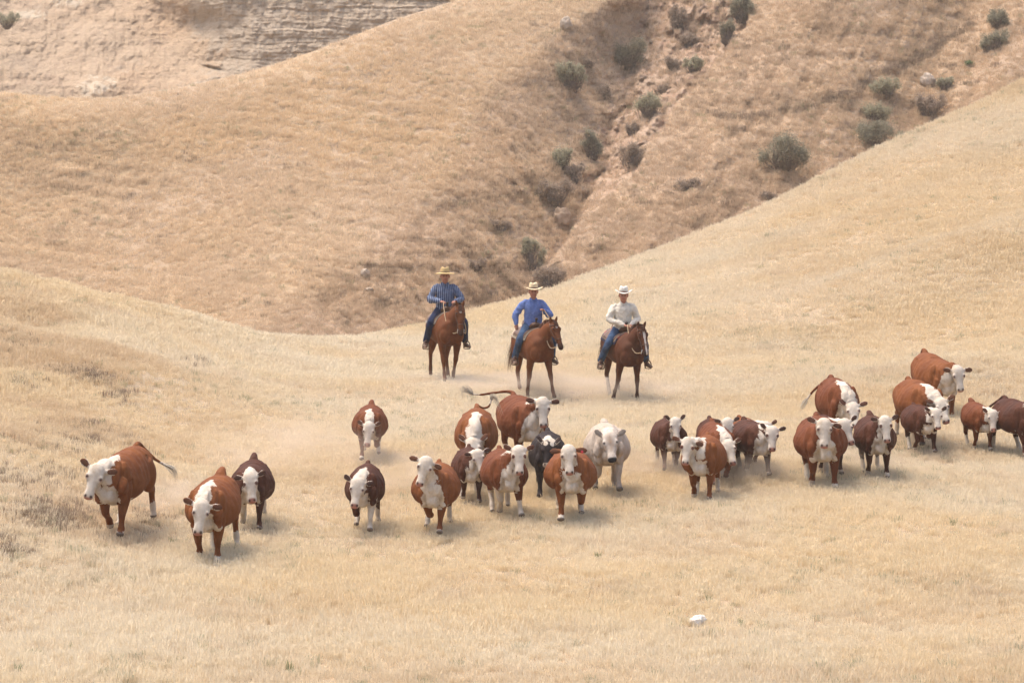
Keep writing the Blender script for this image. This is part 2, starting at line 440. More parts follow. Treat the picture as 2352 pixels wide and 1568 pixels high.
def scatter(name, P, scl, protos, label=None, br=None):
    """one object of kind stuff whose geometry nodes set a tuft on every point"""
    me = bpy.data.meshes.new(name)
    me.vertices.add(len(P)); me.vertices.foreach_set('co', P.astype(np.float32).reshape(-1))
    fattr(me, 'sc', scl); fattr(me, 'br', np.zeros(len(P)) if br is None else br)
    o = bpy.data.objects.new(name, me); COL.objects.link(o)
    c = bpy.data.collections.new(name + '_tufts')
    for q in protos: c.objects.link(q)
    ng = bpy.data.node_groups.new(name, 'GeometryNodeTree')
    ng.interface.new_socket('Geometry', in_out='INPUT', socket_type='NodeSocketGeometry')
    ng.interface.new_socket('Geometry', in_out='OUTPUT', socket_type='NodeSocketGeometry')
    N = ng.nodes; L = ng.links
    gi = N.new('NodeGroupInput'); go = N.new('NodeGroupOutput')
    ci = N.new('GeometryNodeCollectionInfo'); ci.inputs[0].default_value = c
    ci.inputs['Separate Children'].default_value = True; ci.inputs['Reset Children'].default_value = True
    ip = N.new('GeometryNodeInstanceOnPoints'); ip.inputs['Pick Instance'].default_value = True
    ri = N.new('FunctionNodeRandomValue'); ri.data_type = 'INT'
    ri.inputs['Min'].default_value = 0
    [s for s in ri.inputs if s.name == 'Max' and s.type == 'INT'][0].default_value = len(protos) - 1
    rr = N.new('FunctionNodeRandomValue'); rr.data_type = 'FLOAT_VECTOR'
    rr.inputs['Min'].default_value = (-0.12, -0.12, 0); rr.inputs['Max'].default_value = (0.12, 0.12, 6.283)
    na = N.new('GeometryNodeInputNamedAttribute'); na.data_type = 'FLOAT'; na.inputs['Name'].default_value = 'sc'
    L.new(gi.outputs[0], ip.inputs['Points']); L.new(ci.outputs[0], ip.inputs['Instance'])
    L.new([s for s in ri.outputs if s.type == 'INT'][0], ip.inputs['Instance Index'])
    L.new([s for s in rr.outputs if s.type == 'VECTOR'][0], ip.inputs['Rotation'])
    L.new([s for s in na.outputs if s.enabled][0], ip.inputs['Scale'])
    L.new(ip.outputs[0], go.inputs[0])
    m = o.modifiers.new('scatter', 'NODES'); m.node_group = ng
    tag(o, label, kind='stuff')
    return o

GM = m_grass('straw', (0.76, 0.665, 0.50), (0.75, 0.615, 0.40), (0.65, 0.53, 0.375), bcol=(0.60, 0.445, 0.275))
GM2 = m_grass('straw_far', (0.70, 0.565, 0.405), (0.72, 0.56, 0.36), (0.58, 0.45, 0.32), 0.6)
tA = [tuft('grass_tuft', 44, 0.10 + 0.025 * i, 0.13, GM, 0.0045) for i in range(4)]
tB = [tuft('grass_tuft', 34, 0.14 + 0.03 * i, 0.18, GM2, 0.008) for i in range(3)]
def strew_ground(n, xlo, xhi, ylo, yhi, pw=1.0):
    Y = np.sqrt(rng.uniform(ylo ** 2, yhi ** 2, n)) * YS
    xd = rng.uniform(xlo, xhi, n)
    X = (xd - 1176) * Y / FPX
    d = 0.55 + 0.9 * fbm(X / 3.5, Y / 3.5, oct=4, seed=101)
    keep = (rng.random(n) < np.clip(d + 0.35, 0.45, 1)) & (Y < YS * (Yr_f(xd) + 3))
    X, Y, d = X[keep], Y[keep], d[keep]
    s = (0.62 + 0.35 * d + 0.25 * rng.random(len(X)))
    return np.stack([X, Y, ground_z(X, Y)], -1), s * pw
tE = [tuft('grass_tuft', 40, 0.12 + 0.03 * i, 0.16, GM, 0.0065) for i in range(3)]
def gbr(P):
    xd_ = 1176 + FPX * P[:, 0] / P[:, 1]
    m = fbm(P[:, 0] / 3.0, P[:, 1] / 2.2, oct=4, seed=191)
    return np.clip(.55 * sst(.0, .5, m) + (.25 + 1.3 * sst(-.2, .4, m)) * sst(620, 0, xd_) * sst(34, 44, P[:, 1]), 0, 1.5)  # shadow bands painted into the grass tone by noise; left knoll itself browner
P, s = strew_ground(125000, -550, 2900, 50, 116)
k = rng.random(len(P)) < sst(116 * YS, 98 * YS, P[:, 1]); P, s = P[k], s[k]
scatter('dry_grass', P, s * 0.9, tA, 'tall dry straw grass covering the field', gbr(P))
P, s = strew_ground(120000, -550, 2900, 94, 166)
k = rng.random(len(P)) < sst(94 * YS, 112 * YS, P[:, 1]); P, s = P[k], s[k]
scatter('dry_grass', P, s, tE, 'dry grass on the near slopes', .5 * gbr(P) + .35 * sst(1300, 2000, 1176 + FPX * P[:, 0] / P[:, 1]))
n = 112000
xd = rng.uniform(-600, 2950, n); yd = rng.uniform(-60, 830, n)
k = (yd > crest_f(xd) + 2) & (yd < yr_f(xd) + 30)
xd, yd = xd[k], yd[k]
_, e, br = hill_relief(xd, yd)
dn = 0.75 + 0.7 * fbm(xd / 110, yd / 70, oct=4, seed=131)
k = (rng.random(len(xd)) < np.clip(dn, 0.6, 1) * (1 - 0.42 * np.clip(e, 0, 1)))
Ph, _, _ = hill_xyz(xd[k], yd[k])
scatter('dry_grass', Ph, 0.6 + 0.5 * rng.random(len(Ph)), tB, 'sparse dry grass on the far hillside', br[k])
# grey brown scrub and dead weeds in patches, one standing in for a cow shadow
GM3 = m_grass('dead_weed', (0.33, 0.255, 0.185), (0.28, 0.21, 0.155), (0.20, 0.155, 0.12), 1.0)
tC = [tuft('weed_tuft', 34, 0.13 + 0.05 * i, 0.22, GM3, 0.008, False) for i in range(3)]
n = 44000
xd = rng.uniform(-500, 2850, n); yd = rng.uniform(-40, 800, n)
k = (yd > crest_f(xd) + 10) & (yd < yr_f(xd) + 20); xd, yd = xd[k], yd[k]
_, e, br = hill_relief(xd, yd)
m = fbm(xd / 60, yd / 26, oct=4, seed=171)
k = rng.random(len(xd)) < sst(.12, .6, m) * (.25 + .7 * br) * (1 - .3 * e)
xd, yd = xd[k], yd[k]
arcs = [[(1640, 268), (1750, 262), (1850, 246), (1950, 214), (2010, 186)], [(2020, 170), (2120, 128), (2230, 60)], [(1760, 470), (1880, 440), (1960, 395), (2080, 330), (2200, 262)]]
ax_, ay_ = [], []
for A in arcs:
    A = np.array(A, float); q = rng.uniform(0, len(A) - 1, 260); i0 = q.astype(int); f = q - i0
    ax_.append(A[i0, 0] * (1 - f) + A[i0 + 1, 0] * f + rng.normal(0, 5, 260)); ay_.append(A[i0, 1] * (1 - f) + A[i0 + 1, 1] * f + rng.normal(0, 4, 260) + 6 * vnoise(q * 4, 0, seed=5))
xd = np.concatenate([xd] + ax_); yd = np.concatenate([yd] + ay_)
Pw, _, _ = hill_xyz(xd, yd)
sw = .35 + .8 * rng.random(len(Pw))
W = [(38, 790, 40, 22), (165, 855, 60, 10), (215, 872, 40, 8), (45, 885, 35, 14), (130, 1195, 62, 30), (95, 1175, 40, 16), (20, 1268, 40, 26), (270, 905, 26, 10), (455, 835, 20, 8), (180, 1010, 90, 26), (60, 1100, 60, 20), (330, 1195, 30, 10), (2240, 872, 60, 5),  # the small patch under the leftmost cow stands in for its cast shadow
     (1000, 1600, 60, 8), (640, 1370, 90, 10), (1900, 1450, 120, 8), (2200, 1480, 100, 8)]
Q = []
for cx, cy, wx, wy in W:
    for i in range(int(wx * wy / 9)):
        a, b = rng.normal(cx, wx * .75), rng.normal(cy, wy * .75)
        if b < yr_f(a) + 8 or rng.random() < .35 or b > 1290: continue
        Yq = dist_for(a, b); Xq = (a - 1176) * Yq / FPX
        Q.append((Xq, Yq, float(ground_z(np.array([Xq]), np.array([Yq]))[0])))
Pw = np.concatenate([Pw, np.array(Q)]); sw = np.concatenate([sw, .35 + .4 * rng.random(len(Q))])
scatter('dead_weeds', Pw, sw, tC, 'grey brown dead weeds and scrub in patches, one standing in for a cow shadow')
# a few green sprigs in the straw
GM4 = m_grass('green_sprig', (0.24, 0.26, 0.13), (0.21, 0.23, 0.11), (0.26, 0.24, 0.14), 1.0)
tD = [tuft('sprig', 16, 0.16 + .05 * i, 0.07, GM4, 0.010, False) for i in range(2)]
Q = []
for i in range(60):
    a, b = rng.uniform(0, 2352), rng.uniform(1180, 1568)
    if i > 42: a, b = rng.normal(200, 120), rng.normal(1080, 70)
    Yq = dist_for(a, b); Xq = (a - 1176) * Yq / FPX; Q.append((Xq, Yq, float(ground_z(np.array([Xq]), np.array([Yq]))[0])))
scatter('green_weeds', np.array(Q), .35 + .4 * rng.random(len(Q)), tD, 'small green weeds among the straw')
# ------------------------------------------------------------------ bodies grown from lofted limbs fused into one skin
def V3(*a): return np.array(a, float)
def nrm(v): return v / max(np.linalg.norm(v), 1e-9)
def rot_about(p, c, axis, ang):
    p = np.asarray(p, float) - c; ca, sa = math.cos(ang), math.sin(ang)
    return c + p * ca + np.cross(axis, p) * sa + np.outer(p @ axis, axis).reshape(p.shape) * (1 - ca)
def catmull(K, sub):
    K = np.asarray(K, float); n = len(K); out = []
    for i in range(n - 1):
        p0, p1, p2, p3 = K[max(i-1, 0)], K[i], K[i+1], K[min(i+2, n-1)]
        for j in range(sub):
            t = j / sub
            out.append(0.5 * (2*p1 + (p2-p0)*t + (2*p0-5*p1+4*p2-p3)*t*t + (3*p1-p0-3*p2+p3)*t**3))
    out.append(K[-1]); return np.array(out)
class Skin:
    def __init__(s): s.parts = []; s.V = []; s.F = []; s.nv = 0
    def loft(s, name, keys, up=(0, 0, 1), sub=4, seg=18, taper=0.0, side=None):
        """keys: (x, y, z, half width, half height up, half height down)"""
        K = catmull([k if len(k) == 6 else (*k, k[-1]) for k in keys], sub)
        C = K[:, :3]; n = len(C); up = nrm(np.array(up, float))
        T = np.gradient(C, axis=0); T = np.array([nrm(t) for t in T])
        U = []; S = []
        for i in range(n):
            if side is not None: sd_ = nrm(np.array(side, float) - T[i] * (T[i] @ np.array(side, float)))
            else:
                sd_ = np.cross(up, T[i])
                if np.linalg.norm(sd_) < 0.05: sd_ = S[-1] if S else V3(0, 1, 0)
                sd_ = nrm(sd_)
            u = nrm(np.cross(T[i], sd_)); U.append(u); S.append(sd_)
        U = np.array(U); S = np.array(S)
        th = np.linspace(0, 2*math.pi, seg, endpoint=False); ct, st = np.cos(th), np.sin(th)
        W = np.maximum(K[:, 3:6], 1e-4)
        wid = W[:, 0:1] * ct[None] * (1 - taper * st[None])
        hei = np.where(st[None] > 0, W[:, 1:2], W[:, 2:3]) * st[None]
        P = C[:, None] + S[:, None] * wid[..., None] + U[:, None] * hei[..., None]
        b = s.nv
        V = list(P.reshape(-1, 3)) + [C[0] - T[0] * min(W[0]) * .5, C[-1] + T[-1] * min(W[-1]) * .5]
        F = []
        for i in range(n - 1):
            for j in range(seg):
                k = (j + 1) % seg
                F.append((b + i*seg + j, b + i*seg + k, b + (i+1)*seg + k, b + (i+1)*seg + j))
        e0, e1 = b + n*seg, b + n*seg + 1
        for j in range(seg):
            k = (j + 1) % seg
            F.append((e0, b + k, b + j)); F.append((e1, b + (n-1)*seg + j, b + (n-1)*seg + k))
        s.V += V; s.F += F; s.nv += len(V)
        s.parts.append((name, C, W, U, S))
    def ball(s, name, c, r):
        c = V3(*c); r = V3(*r) if hasattr(r, '__len__') else V3(r, r, r)
        s.loft(name, [(c[0] + r[0] * q, c[1], c[2], r[1] * math.sqrt(max(1 - q*q, .02)), r[2] * math.sqrt(max(1 - q*q, .02))) for q in (-.97, -.75, -.4, 0, .4, .75, .97)], sub=2, seg=14)
    def fuse(s, name, voxel, smooth=3, fac=0.5):
        me = mesh_from(name + '_raw', s.V, s.F)
        bm = bmesh.new(); bm.from_mesh(me); bmesh.ops.recalc_face_normals(bm, faces=bm.faces); bm.to_mesh(me); bm.free()
        o = bpy.data.objects.new(name + '_raw', me); COL.objects.link(o)
        m = o.modifiers.new('r', 'REMESH'); m.mode = 'VOXEL'; m.voxel_size = voxel
        if smooth:
            q = o.modifiers.new('s', 'SMOOTH'); q.iterations = smooth; q.factor = fac
        dg = bpy.context.evaluated_depsgraph_get(); dg.update()
        out = bpy.data.meshes.new_from_object(o.evaluated_get(dg))
        out.name = name
        bpy.data.objects.remove(o); bpy.data.meshes.remove(me)
        return out
    def classify(s, me, prefer=None):
        n = len(me.vertices); co = np.zeros(n * 3, np.float32); me.vertices.foreach_get('co', co); co = co.reshape(-1, 3).astype(float)
        best = np.full(n, 1e9); pid = np.zeros(n, int); tt = np.zeros(n); uu = np.zeros(n); ss = np.zeros(n)
        for i, (name, C, W, U, S) in enumerate(s.parts):
            for a in range(0, n, 20000):
                q = co[a:a+20000]
                D = q[:, None] - C[None]
                d2 = np.einsum('ijk,ijk->ij', D, D)
                j = np.argmin(d2 / (W[None, :, 0] * 0 + 1), axis=1)
                d = q - C[j]; su = np.einsum('ij,ij->i', d, U[j]); sw = np.einsum('ij,ij->i', d, S[j])
                ax = np.linalg.norm(d, axis=1) ** 2 - su**2 - sw**2
                h = np.where(su > 0, W[j, 1], W[j, 2])
                r = np.sqrt((su / h)**2 + (sw / W[j, 0])**2 + np.maximum(ax, 0) / (W[j, 0]**2))
                dist = (r - 1) * np.minimum(W[j, 0], h)
                if prefer: dist = dist + prefer.get(name, 0)
                better = dist < best[a:a+20000]
                w = np.where(better)[0] + a
                best[w] = dist[better]; pid[w] = i; tt[w] = j[better] / (len(C) - 1.0); uu[w] = (su / h)[better]; ss[w] = (sw / W[j, 0])[better]
        names = np.array([p[0] for p in s.parts])[pid]
        return co, names, tt, uu, ss

# ------------------------------------------------------------------ hides
def m_hide(name, red, red2, white=(0.58, 0.505, 0.415), pink=(0.36, 0.165, 0.12), dark=(0.05, 0.028, 0.022), edge=0.10, nz=0.42):
    t = NT(name); t.b.inputs['Roughness'].default_value = 0.7; t.b.inputs['Specular IOR Level'].default_value = 0.12
    p = t.ocoord()
    n1 = t.noise(p, 3.0, 4, 0.6); n2 = t.noise(p, 14, 4, 0.7); n3 = t.noise(t.ocoord((1, 1, 0.3)), 45, 3, 0.7)
    base = t.mix(t.ramp(n1, 0.35, 0.68), red, red2)
    base = t.mix(t.ramp(n3, 0.3, 0.75, 0, 0.28), base, tuple(x * 0.6 for x in red2))
    wc = t.mix(t.ramp(n2, 0.35, 0.75, 0, 0.5), white, tuple(x * y for x, y in zip(white, (0.74, 0.66, 0.55))))
    wc = t.mix(t.ramp(t.noise(p, 4.5, 5, 0.7), 0.48, 0.72, 0, 0.6), wc, tuple(x * y for x, y in zip(white, (0.66, 0.56, 0.44))))
    base = t.mix(t.ramp(t.noise(p, 5.5, 5, 0.7), 0.5, 0.75, 0, 0.3), base, tuple(min(1, x * 1.7 + .02) for x in red))
    w = t.math('ADD', t.attr('white'), t.math('MULTIPLY', t.math('SUBTRACT', t.noise(p, 9, 5, 0.7), 0.5), nz * 4))
    c = t.mix(t.ramp(w, -edge, edge), base, wc)
    c = t.mix(t.attr('pink'), c, pink)
    c = t.mix(t.attr('dark'), c, dark)
    t.col(c); t.bump(t.math('ADD', n2, n3), 0.35, 0.015)
    return t.m
HIDE = {
    'red': m_hide('red_hide', (0.150, 0.042, 0.0115), (0.110, 0.029, 0.0085)),
    'orange': m_hide('orange_red_hide', (0.192, 0.061, 0.0150), (0.145, 0.042, 0.0110)),
    'maroon': m_hide('dark_red_hide', (0.074, 0.0215, 0.0085), (0.047, 0.0145, 0.0070)),
    'black': m_hide('smoky_black_hide', (0.030, 0.020, 0.018), (0.017, 0.012, 0.012), pink=(0.22, 0.15, 0.12)),
    'cream': m_hide('cream_hide', (0.47, 0.385, 0.305), (0.38, 0.30, 0.23), white=(0.58, 0.50, 0.42), pink=(0.30, 0.20, 0.13), dark=(0.022, 0.020, 0.022)),
}
M_EYE = plain('eye_dark', (0.03, 0.018, 0.014), 0.2, 0.5)
M_SWITCH = plain('tail_hair_pale', (0.60, 0.53, 0.42), 0.8, 0.1, 0.25, 40)
M_SWITCHD = plain('tail_hair_dark', (0.14, 0.07, 0.04), 0.8, 0.1, 0.35, 40)
M_TAG = plain('ear_tag_red', (0.55, 0.03, 0.05), 0.4, 0.4)

def ell_mesh(name, c, r, seg=12, rows=8):
    V = []; F = []
    for i in range(rows + 1):
        a = math.pi * i / rows
        for j in range(seg):
            b = 2 * math.pi * j / seg
            V.append((c[0] + r[0] * math.sin(a) * math.cos(b), c[1] + r[1] * math.sin(a) * math.sin(b), c[2] + r[2] * math.cos(a)))
    for i in range(rows):
        for j in range(seg):
            k = (j + 1) % seg
            F.append((i*seg + j, (i+1)*seg + j, (i+1)*seg + k, i*seg + k))
    return mesh_from(name, V, F)
def tube_mesh(name, pts, rad, seg=8, sub=4, flat=1.0):
    s = Skin(); K = [(*p, r, r * flat) for p, r in zip(pts, rad if hasattr(rad, '__len__') else [rad] * len(pts))]
    s.loft('t', K, sub=sub, seg=seg)
    return mesh_from(name, s.V, s.F)
def hair_mesh(name, pts, n, r0, ln, rr, wid=0.006):
    """a lock of hair: strands following a path"""
    V = []; F = []
    P = catmull(pts, 5)
    for i in range(n):
        off = rr.normal(0, 1, 3) * r0; ph = rr.uniform(.6, 1.0)
        m = max(4, int(len(P) * ph)); w = wid * rr.uniform(.6, 1.3); sd_ = nrm(rr.normal(0, 1, 3)) * w
        b = len(V)
        for j in range(m):
            f = j / (m - 1); spread = math.sin(min(f * 2.4, 1.9)) if ln > 0 else 1
            q = P[j] + off * (0.35 + 0.9 * spread)
            taper = 1 - 0.85 * f
            V += [tuple(q - sd_ * taper), tuple(q + sd_ * taper)]
        for j in range(m - 1): F.append((b+2*j, b+2*j+1, b+2*j+3, b+2*j+2))
    return mesh_from(name, V, F)
# ------------------------------------------------------------------ sagebrush and rocks on the hills
def m_leaf(name, a, b, c):
    t = NT(name); p = t.pos()
    x = t.mix(t.ramp(t.noise(p, 2.2, 3), .35, .65), a, b); x = t.mix(t.ramp(t.noise(p, 7, 2), .5, .75, 0, .6), x, c)
    t.col(x)
    tr = t.n('ShaderNodeBsdfTranslucent'); t.l(x, tr.inputs[0]); mx = t.n('ShaderNodeMixShader'); mx.inputs[0].default_value = 0.4
    t.l(t.b.outputs[0], mx.inputs[1]); t.l(tr.outputs[0], mx.inputs[2]); t.l(mx.outputs[0], t.out.inputs[0])
    return t.m
LEAF = {'sage': m_leaf('sage_leaf', (0.34, 0.32, 0.22), (0.40, 0.375, 0.265), (0.46, 0.43, 0.32)),
        'grey': m_leaf('grey_scrub_leaf', (0.34, 0.265, 0.205), (0.39, 0.31, 0.24), (0.44, 0.36, 0.28)),
        'dark': m_leaf('dark_sage_leaf', (0.25, 0.235, 0.17), (0.31, 0.29, 0.21), (0.37, 0.345, 0.25)),
        'green': m_leaf('green_leaf', (0.19, 0.26, 0.13), (0.22, 0.29, 0.15), (0.27, 0.32, 0.18))}
M_TWIG = plain('grey_twig', (0.17, 0.135, 0.11), 0.9, 0.1, 0.4, 12)
def bush_mesh(w, h, dd, seed, n=2600, leaf=.055):
    rr = np.random.default_rng(seed)
    nl = int(rr.integers(3, 6)); lobes = [((-.26 + .52 * (q_ + rr.uniform(-.2, .2)) / max(nl - 1, 1)) * w, rr.uniform(-.25, .25) * dd, rr.uniform(.30, .62) * h, rr.uniform(.45, .75)) for q_ in range(nl)]
    q0 = int(rr.integers(0, nl)); lobes[q0] = (lobes[q0][0], lobes[q0][1], .56 * h, .8)
    nc = int(14 + 12 * w); cl = []
    for i in range(nc):
        lx, ly, lz, lr = lobes[rr.integers(0, nl)]
        q = rr.normal(0, 1, 3); q /= np.linalg.norm(q); q *= rr.uniform(.3, 1.0) * lr
        cl.append((lx + q[0] * w * .36, ly + q[1] * dd * .36, max(.10 * h, lz + q[2] * h * .42), rr.uniform(.07, .19) * min(w, h * 1.4)))
    V = []; F = []
    per = n // nc
    for cx, cy, cz, cr in cl:
        q = rr.normal(0, 1, (per, 3)); q /= np.linalg.norm(q, axis=1)[:, None]; q *= (rr.random(per) ** .45)[:, None] * cr * (1 + .35 * rr.normal(0, 1, per))[:, None]
        for x in q:
            c = V3(cx, cy, cz) + x * V3(1, 1, 1.1)
            if c[2] < .03: continue
            a = nrm(rr.normal(0, 1, 3) + V3(0, 0, .8)) * leaf * rr.uniform(.6, 1.4); b = nrm(np.cross(a, rr.normal(0, 1, 3))) * leaf * .38
            k = len(V); V += [tuple(c - a - b * .5), tuple(c + b), tuple(c + a), tuple(c - b)]; F.append((k, k+1, k+2, k+3))
    tw = Skin()
    T = []; TF = []
    for cx, cy, cz, cr in cl:
        for j in range(5):
            e = V3(cx, cy, cz) + rr.normal(0, cr * .45, 3); s0 = V3(cx * .15, cy * .15, -.05) + rr.normal(0, .03, 3); m = (s0 + e) / 2 + rr.normal(0, .06 * h, 3); m[2] -= .05 * h
            k = len(T); wv = V3(.014, 0, 0); wy = V3(0, .014, 0)
            for q, f in ((s0, 1.3), (m, .9), (e, .3)): T += [tuple(q - wv * f), tuple(q + wy * f), tuple(q + wv * f)]
            for a in range(2):
                for b_ in range(3): c_ = (b_ + 1) % 3; TF.append((k + a*3 + b_, k + a*3 + c_, k + a*3 + 3 + c_, k + a*3 + 3 + b_))
    return (V, F), (T, TF)
def bush(label, xd, yd, wpx, hpx, kind, seed, surf='hill'):
    yb = yd + hpx * .42
    if surf == 'hill': P = hill_xyz(np.array([float(xd)]), np.array([float(yb)]))[0][0]
    else:
        Yc = (292 + (330 - yb) * .075) * YS * .985; P = V3((xd - 1176) * Yc / FPX, Yc, CAMZ - Yc * (yb - YH) / FPX)
    s = FPX / P[1]; w, h = wpx / s * 1.15, hpx / s * 1.25
    (V, F), (T, TF) = bush_mesh(w, h, w * .8, seed, n=int(1000 + 1300 * w * h))
    root = empty('sagebrush' if kind in ('sage', 'dark') else 'scrub_bush', tuple(P + V3(0, 0, -.06)))
    tag(root, label, 'bush', 'bushes on the hillside')
    obj('foliage', mesh_from('foliage', V, F), LEAF[kind], root, smooth=False)
    obj('branches', mesh_from('branches', T, TF), M_TWIG, root, smooth=False)
    return root
BL = [('big double crowned sagebrush, highest in the ravine', 1437, 133, 74, 60, 'dark'), ('pale green round sagebrush on the left bank near the top', 1316, 182, 60, 66, 'sage'),
      ('sagebrush on the lip of the ravine halfway up', 1490, 250, 62, 58, 'sage'), ('grey sagebrush on the grassy edge right of the ravine', 1458, 362, 58, 62, 'grey'),
      ('long drooping sagebrush on the left bank, upper end pale', 1293, 366, 56, 52, 'sage'), ('grey lower bush directly under the drooping sagebrush', 1316, 402, 46, 48, 'grey'), ('sagebrush in the bed of the ravine between its neighbours', 1361, 338, 50, 60, 'dark'),
      ('tall grey green sagebrush low in the ravine, left side', 1222, 590, 50, 80, 'sage'), ('low grey bush at the foot of the ravine behind the slope', 1264, 640, 74, 46, 'grey'), ('small bush clinging to the right rim near the top', 1592, 153, 42, 40, 'sage'),
      ('dark bush at the top edge on the right rim', 1703, 28, 62, 62, 'dark'), ('dark bush hanging below the one at the top edge', 1668, 78, 40, 62, 'dark'),
      ('largest bush, broad and dark, alone on the right hillside', 1797, 358, 104, 76, 'dark'), ('upper bush of the tall pair at the right', 2008, 262, 60, 46, 'sage'), ('lower broader bush of the tall pair at the right', 2003, 312, 80, 70, 'dark'),
      ('twin bush above the tall pair', 2030, 205, 60, 42, 'sage'), ('small bush right of the tall pair on the edge of the slope', 2064, 322, 40, 30, 'sage'), ('grey leafless bush right of the twin bush', 2134, 246, 58, 50, 'grey'),
      ('bush near the right edge, second from the top', 2280, 98, 60, 46, 'dark'), ('topmost bush near the right edge', 2292, 48, 48, 44, 'dark'), ('little pale bush beside the white outcrop', 2164, 194, 34, 30, 'sage'),
      ('small faint bush under the one on the ravine lip', 1450, 298, 38, 30, 'grey'), ('dark brown thicket on the left bank below the drooping bush', 1275, 448, 68, 56, 'grey'), ('grey scrub high on the right bank near the top edge', 1556, 44, 48, 54, 'grey'),
      ('low grey scrub left of the highest sagebrush', 1346, 146, 36, 22, 'grey'), ('tiny bright green bush near the right edge', 2225, 148, 20, 16, 'green'),
      ('small brown bush on the lower hillside left of the foreground slope edge', 1765, 452, 34, 24, 'grey'), ('brown scrub low on the right hillside', 1580, 425, 60, 26, 'grey')]
BL += [('brown brush clump on the bare right bank, upper of three', 1585, 95, 44, 30, 'grey'), ('brown brush clump on the bare right bank, middle of three', 1545, 150, 36, 26, 'grey'), ('brown brush clump on the bare right bank, lowest of three', 1520, 205, 32, 24, 'grey'),
       ('dark brush clump in the ravine bed just above the long drooping sagebrush', 1390, 215, 40, 28, 'grey'), ('brown brush clump on the left bank above the first rider', 1150, 520, 50, 26, 'grey'), ('low brown brush behind the first rider', 1090, 610, 56, 24, 'grey')]
for i, b in enumerate(BL): bush(*b, 300 + i)
bush('olive scrub at the far left edge on the slope under the cliff', 20, 50, 46, 36, 'sage', 350, 'cliff')
M_ROCK = None
def m_rock(name, a, b):
    t = NT(name); p = t.ocoord(); n = t.noise(p, 3, 6, .7)
    t.col(t.mix(t.ramp(n, .35, .65), a, b)); t.bump(n, .8, .1); return t.m
M_PALE = m_rock('pale_rock', (0.47, 0.39, 0.31), (0.36, 0.28, 0.21)); M_CLAY = m_rock('clay_rock', (0.40, 0.29, 0.20), (0.30, 0.21, 0.14))
M_BONE = m_rock('white_stone', (0.80, 0.76, 0.70), (0.62, 0.57, 0.50))
def rock(name, label, P, w, d, h, seed, mat, sink=.3, cut=.5):
    bm = bmesh.new(); bmesh.ops.create_icosphere(bm, subdivisions=4, radius=1)
    co = np.array([v.co[:] for v in bm.verts])
    n = 1 + .45 * fbm(co[:, 0]*1.6, co[:, 1]*1.6, co[:, 2]*1.6, oct=4, seed=seed, ridged=True) + .15 * fbm(co[:, 0]*5, co[:, 1]*5, co[:, 2]*5, oct=3, seed=seed + 3)
    for v, k in zip(bm.verts, n): v.co = Vector((v.co.x * w/2 * k, v.co.y * d/2 * k, max(v.co.z, -.6) * h/2 * k))
    me = bpy.data.meshes.new(name); bm.to_mesh(me); bm.free()
    o = obj(name, me, mat); o.location = Vector(tuple(P)) + Vector((0, 0, h * (.5 - sink)))
    tag(o, label, 'rock'); return o
def gp(xd, y):
    Y = dist_for(xd, y); return at(xd, Y)
rock('rock', 'pale stone lying in the straw at the lower right', gp(1605, 1440), .19, .14, .15, 401, M_BONE, .1)
rock('rock', 'second little white stone just right of the first in the lower right', gp(1615, 1436), .09, .08, .11, 402, M_BONE, .0)
rock('rock', 'small flat white stone below the calves near the right edge', gp(2230, 1149), .15, .12, .08, 403, M_BONE, .1)
rock('rock', 'tiny pale stone in the straw at the lower left', gp(213, 1577 - 5), .05, .05, .04, 404, M_BONE, .1)
rock('dirt_clod', 'dark clod of earth right of the cream cow', gp(1465, 1116), .12, .10, .09, 405, m_rock('dark_clod', (0.16, 0.10, 0.07), (0.10, 0.07, 0.05)), .2)
for i, (lb, xd, yd, wp, hp) in enumerate([('white weathered outcrop among the bushes on the right hillside', 2128, 188, 30, 34), ('pale outcrop on the lower left bank above the first rider', 838, 628, 18, 20), ('small pale stones below the lower left outcrop', 848, 664, 16, 7),
                              ('grey outcrop high on the left bank near the top edge', 1300, 58, 22, 32), ('pale stone at the rim of the ravine near the top', 1497, 98, 12, 10), ('orange clay outcrop on the left bank below the thicket', 1290, 500, 34, 44)]):
    P = hill_xyz(np.array([float(xd)]), np.array([float(yd + hp * .3)]))[0][0]; s = FPX / P[1]
    rock('outcrop', lb, P, wp / s, wp / s * .8, hp / s, 410 + i, M_PALE if i != 5 else M_CLAY, .25)
